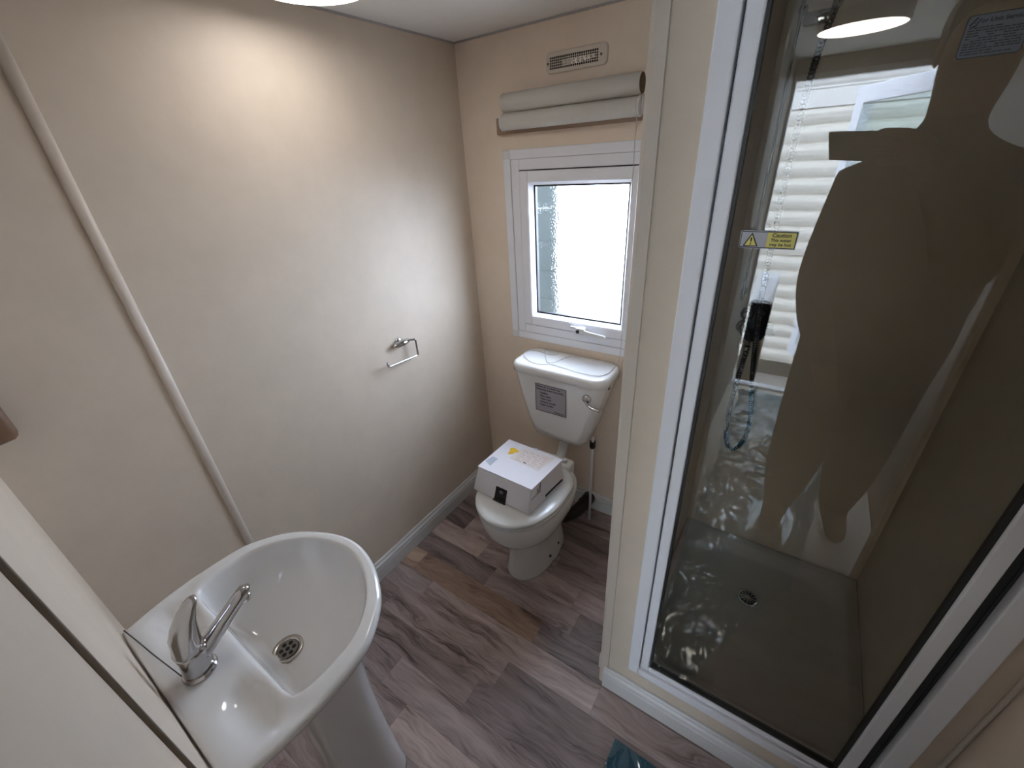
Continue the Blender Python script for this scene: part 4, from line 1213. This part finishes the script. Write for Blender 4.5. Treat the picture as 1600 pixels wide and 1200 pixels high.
# ================================================================== PHOTOGRAPHER (mirrored in the glass)
def skin_body():
    V, E, R = [], [], []
    def add(p, r, prev=None):
        V.append(Vector(p)); R.append(r if isinstance(r, tuple) else (r, r))
        if prev is not None: E.append((prev, len(V) - 1))
        return len(V) - 1
    px, py = 1.48, -1.80
    pel = add((px + 0.015, py - 0.02, 0.97), (0.225, 0.150))
    bel = add((px + 0.01, py, 1.10), (0.225, 0.160), pel)
    che = add((px, py + 0.01, 1.28), (0.235, 0.160), bel)
    upc = add((px, py + 0.015, 1.44), (0.185, 0.125), che)
    nek = add((px, py + 0.040, 1.555), 0.072, upc)
    nk2 = add((px, py + 0.060, 1.62), 0.068, nek)
    hd0 = add((px - 0.002, py + 0.090, 1.685), (0.082, 0.095), nk2)
    hd1 = add((px - 0.004, py + 0.088, 1.765), (0.098, 0.114), hd0)
    hd2 = add((px - 0.004, py + 0.072, 1.845), (0.084, 0.100), hd1)
    nose = add((px - 0.004, py + 0.196, 1.725), 0.014, hd1)
    # arms: the right one (towards +x) holds the phone, the left one hangs bent
    rs = add((px + 0.190, py + 0.03, 1.43), 0.085, upc)
    re_ = add((1.585, -1.56, 1.20), 0.062, rs)
    rm = add((1.515, -1.49, 1.36), 0.056, re_)
    rw = add((1.425, -1.432, 1.500), 0.038, rm)
    rp = add((1.385, -1.416, 1.535), (0.034, 0.026), rw)
    ls = add((px - 0.170, py + 0.02, 1.42), 0.088, upc)
    le = add((px - 0.205, py + 0.02, 1.12), 0.066, ls)
    lm = add((px - 0.175, py + 0.09, 0.99), 0.056, le)
    lw = add((px - 0.120, py + 0.16, 0.89), 0.042, lm)
    lp = add((px - 0.100, py + 0.185, 0.83), (0.038, 0.026), lw)
    # fingers of the right hand close over the end of the phone, thumb on the screen side
    E1 = CAM + CAMROT @ Vector((0.148, 0, 0.010))
    for dy_, ln in ((0.022, 0.034), (0.000, 0.040), (-0.024, 0.040), (-0.050, 0.034)):
        base = CAM + CAMROT @ Vector((0.168, dy_ * 0.8 - 0.006, 0.008))
        knk = CAM + CAMROT @ Vector((0.156, dy_, -0.003))
        tip = CAM + CAMROT @ Vector((0.148 - ln, dy_, -0.004))
        a = add(base, 0.0105, rp); b_ = add(knk, 0.0098, a); add(tip, 0.0088, b_)
    a = add(CAM + CAMROT @ Vector((0.170, -0.004, 0.030)), 0.013, rp)
    b_ = add(CAM + CAMROT @ Vector((0.146, 0.002, 0.029)), 0.0115, a)
    add(CAM + CAMROT @ Vector((0.116, 0.000, 0.026)), 0.0100, b_)
    hx, hy = px - 0.095, py + 0.19
    for dx, dy, ln in ((-0.022, 0.016, 0.070), (-0.002, 0.020, 0.080), (0.018, 0.016, 0.074), (0.034, 0.006, 0.060)):
        a = add((hx + dx * 0.9, hy + dy * 0.5, 0.790), 0.0105, lp)
        b_ = add((hx + dx, hy + 0.008 + dy * 0.5, 0.790 - ln * 0.5), 0.0098, a)
        add((hx + dx + 0.004, hy - 0.004 + dy * 0.5, 0.790 - ln), 0.0086, b_)
    a = add((hx - 0.030, hy + 0.020, 0.822), 0.012, lp)
    b_ = add((hx - 0.034, hy + 0.038, 0.795), 0.0105, a)
    add((hx - 0.028, hy + 0.044, 0.770), 0.0092, b_)
    # legs
    for s, dy in ((-1, 0.02), (1, -0.06)):
        hp_ = add((px + s * 0.095, py - 0.02 + dy * 0.3, 0.84), (0.140, 0.125), pel)
        kn = add((px + s * 0.100, py + 0.0 + dy, 0.50), 0.110, hp_)
        ca = add((px + s * 0.104, py - 0.03 + dy, 0.32), 0.104, kn)
        an = add((px + s * 0.108, py - 0.05 + dy, 0.10), 0.064, ca)
        he = add((px + s * 0.110, py - 0.05 + dy, 0.052), 0.056, an)
        mid = add((px + s * 0.120, py + 0.05 + dy, 0.046), (0.058, 0.044), he)
        add((px + s * 0.128, py + 0.14 + dy, 0.038), (0.052, 0.034), mid)
    me = bpy.data.meshes.new('person')
    me.from_pydata(V, E, [])
    o = bpy.data.objects.new('person_tmp', me)
    COL.objects.link(o)
    md = o.modifiers.new('skin', 'SKIN')
    for i, sv in enumerate(me.skin_vertices[0].data):
        sv.radius = R[i]
        sv.use_root = (i == pel)
    md.use_smooth_shade = True
    sb = o.modifiers.new('sub', 'SUBSURF'); sb.levels = 2; sb.render_levels = 2
    bpy.context.view_layer.update()
    me2 = bpy.data.meshes.new_from_object(o.evaluated_get(bpy.context.evaluated_depsgraph_get()))
    COL.objects.unlink(o); bpy.data.objects.remove(o)
    me2.name = 'person'
    me2.materials.clear()
    for k_ in ('jacket', 'trousers', 'skin', 'shoe'): me2.materials.append(M[k_])
    for p in me2.polygons:
        p.use_smooth = True
        c = p.center
        i = 0
        if c.z < 0.95: i = 1
        if c.z > 1.60 and c.y < py + 0.25: i = 2
        if c.z > 1.4 and c.x < 1.418 and c.y > -1.50: i = 2
        if c.y > py + 0.125 and 0.68 < c.z < 0.885: i = 2
        elif c.x < px - 0.10 and 0.85 < c.z < 0.97: i = 0
        if c.z < 0.085: i = 3
        p.material_index = i
    zmin = min(v.co.z for v in me2.vertices)
    for v in me2.vertices:
        if v.co.z < 0.12: v.co.z += (0.014 - zmin) * (1 - v.co.z / 0.12)
    return me2, px, py
pm, px, py = skin_body()
pe = link('person', pm)
tag(pe, 'person in dark jacket holding up a phone, mirrored in the shower glass', 'person')
# hair cap, eyes, mouth, ears
bm = bmesh.new()
r = bmesh.ops.create_uvsphere(bm, u_segments=28, v_segments=18, radius=1.0)
for v in list(bm.verts):
    if v.co.z < -0.35 or (v.co.y > 0.45 and v.co.z < 0.42): bm.verts.remove(v)
for v in bm.verts:
    v.co = Vector((px - 0.004 + v.co.x * 0.088, py + 0.068 + v.co.y * 0.105, 1.800 + v.co.z * 0.100))
obj('hair', bm, M['hair'], pe, True)
for s in (-1, 1):
    ey = obj('eye', lathe(bmesh.new(), [(0.003, -0.010), (0.010, -0.004), (0.010, 0.004), (0.003, 0.010)], (px - 0.004 + s * 0.032, py + 0.160, 1.757), 'y', 14), M['eye'], pe, True)
    obj('iris', lathe(bmesh.new(), [(0.005, 0.0095), (0.004, 0.0112)], (px - 0.004 + s * 0.032, py + 0.160, 1.756), 'y', 12), M['hair'], ey)
    bm = bmesh.new(); bmesh.ops.create_uvsphere(bm, u_segments=12, v_segments=8, radius=1.0)
    for v in bm.verts: v.co = Vector((px - 0.004 + s * 0.080 + v.co.x * 0.009, py + 0.080 + v.co.y * 0.018, 1.745 + v.co.z * 0.030))
    obj('ear', bm, M['skin'], pe, True)
bm = bmesh.new(); tube(bm, [(px - 0.028, py + 0.148, 1.690), (px - 0.004, py + 0.158, 1.688), (px + 0.020, py + 0.148, 1.690)], [0.003, 0.006, 0.003], 8)
obj('mouth', bm, M['skin'], pe, True)

# phone in the right hand: its lens is where the picture was taken from
ph = thing('phone', 'black phone held out sideways in the mirrored hand', 'phone', CAM)
PR = CAMROT.to_4x4()
def phone_box(x0, x1, y0, y1, z0, z1, bev, m, name, par):
    b = box(x0, x1, y0, y1, z0, z1, bev, seg=3)
    for v in b.verts: v.co = CAM + CAMROT @ v.co
    return obj(name, b, m, par, True)
phone_box(-0.014, 0.148, -0.058, 0.017, 0.006, 0.0145, 0.003, M['phone'], 'body', ph)
phone_box(-0.010, 0.020, -0.020, 0.013, 0.0045, 0.0062, 0.0007, M['gasket'], 'lens_plate', ph)
phone_box(-0.008, 0.142, -0.053, 0.012, 0.0145, 0.0149, 0.0001, M['dark_chrome'], 'screen', ph)
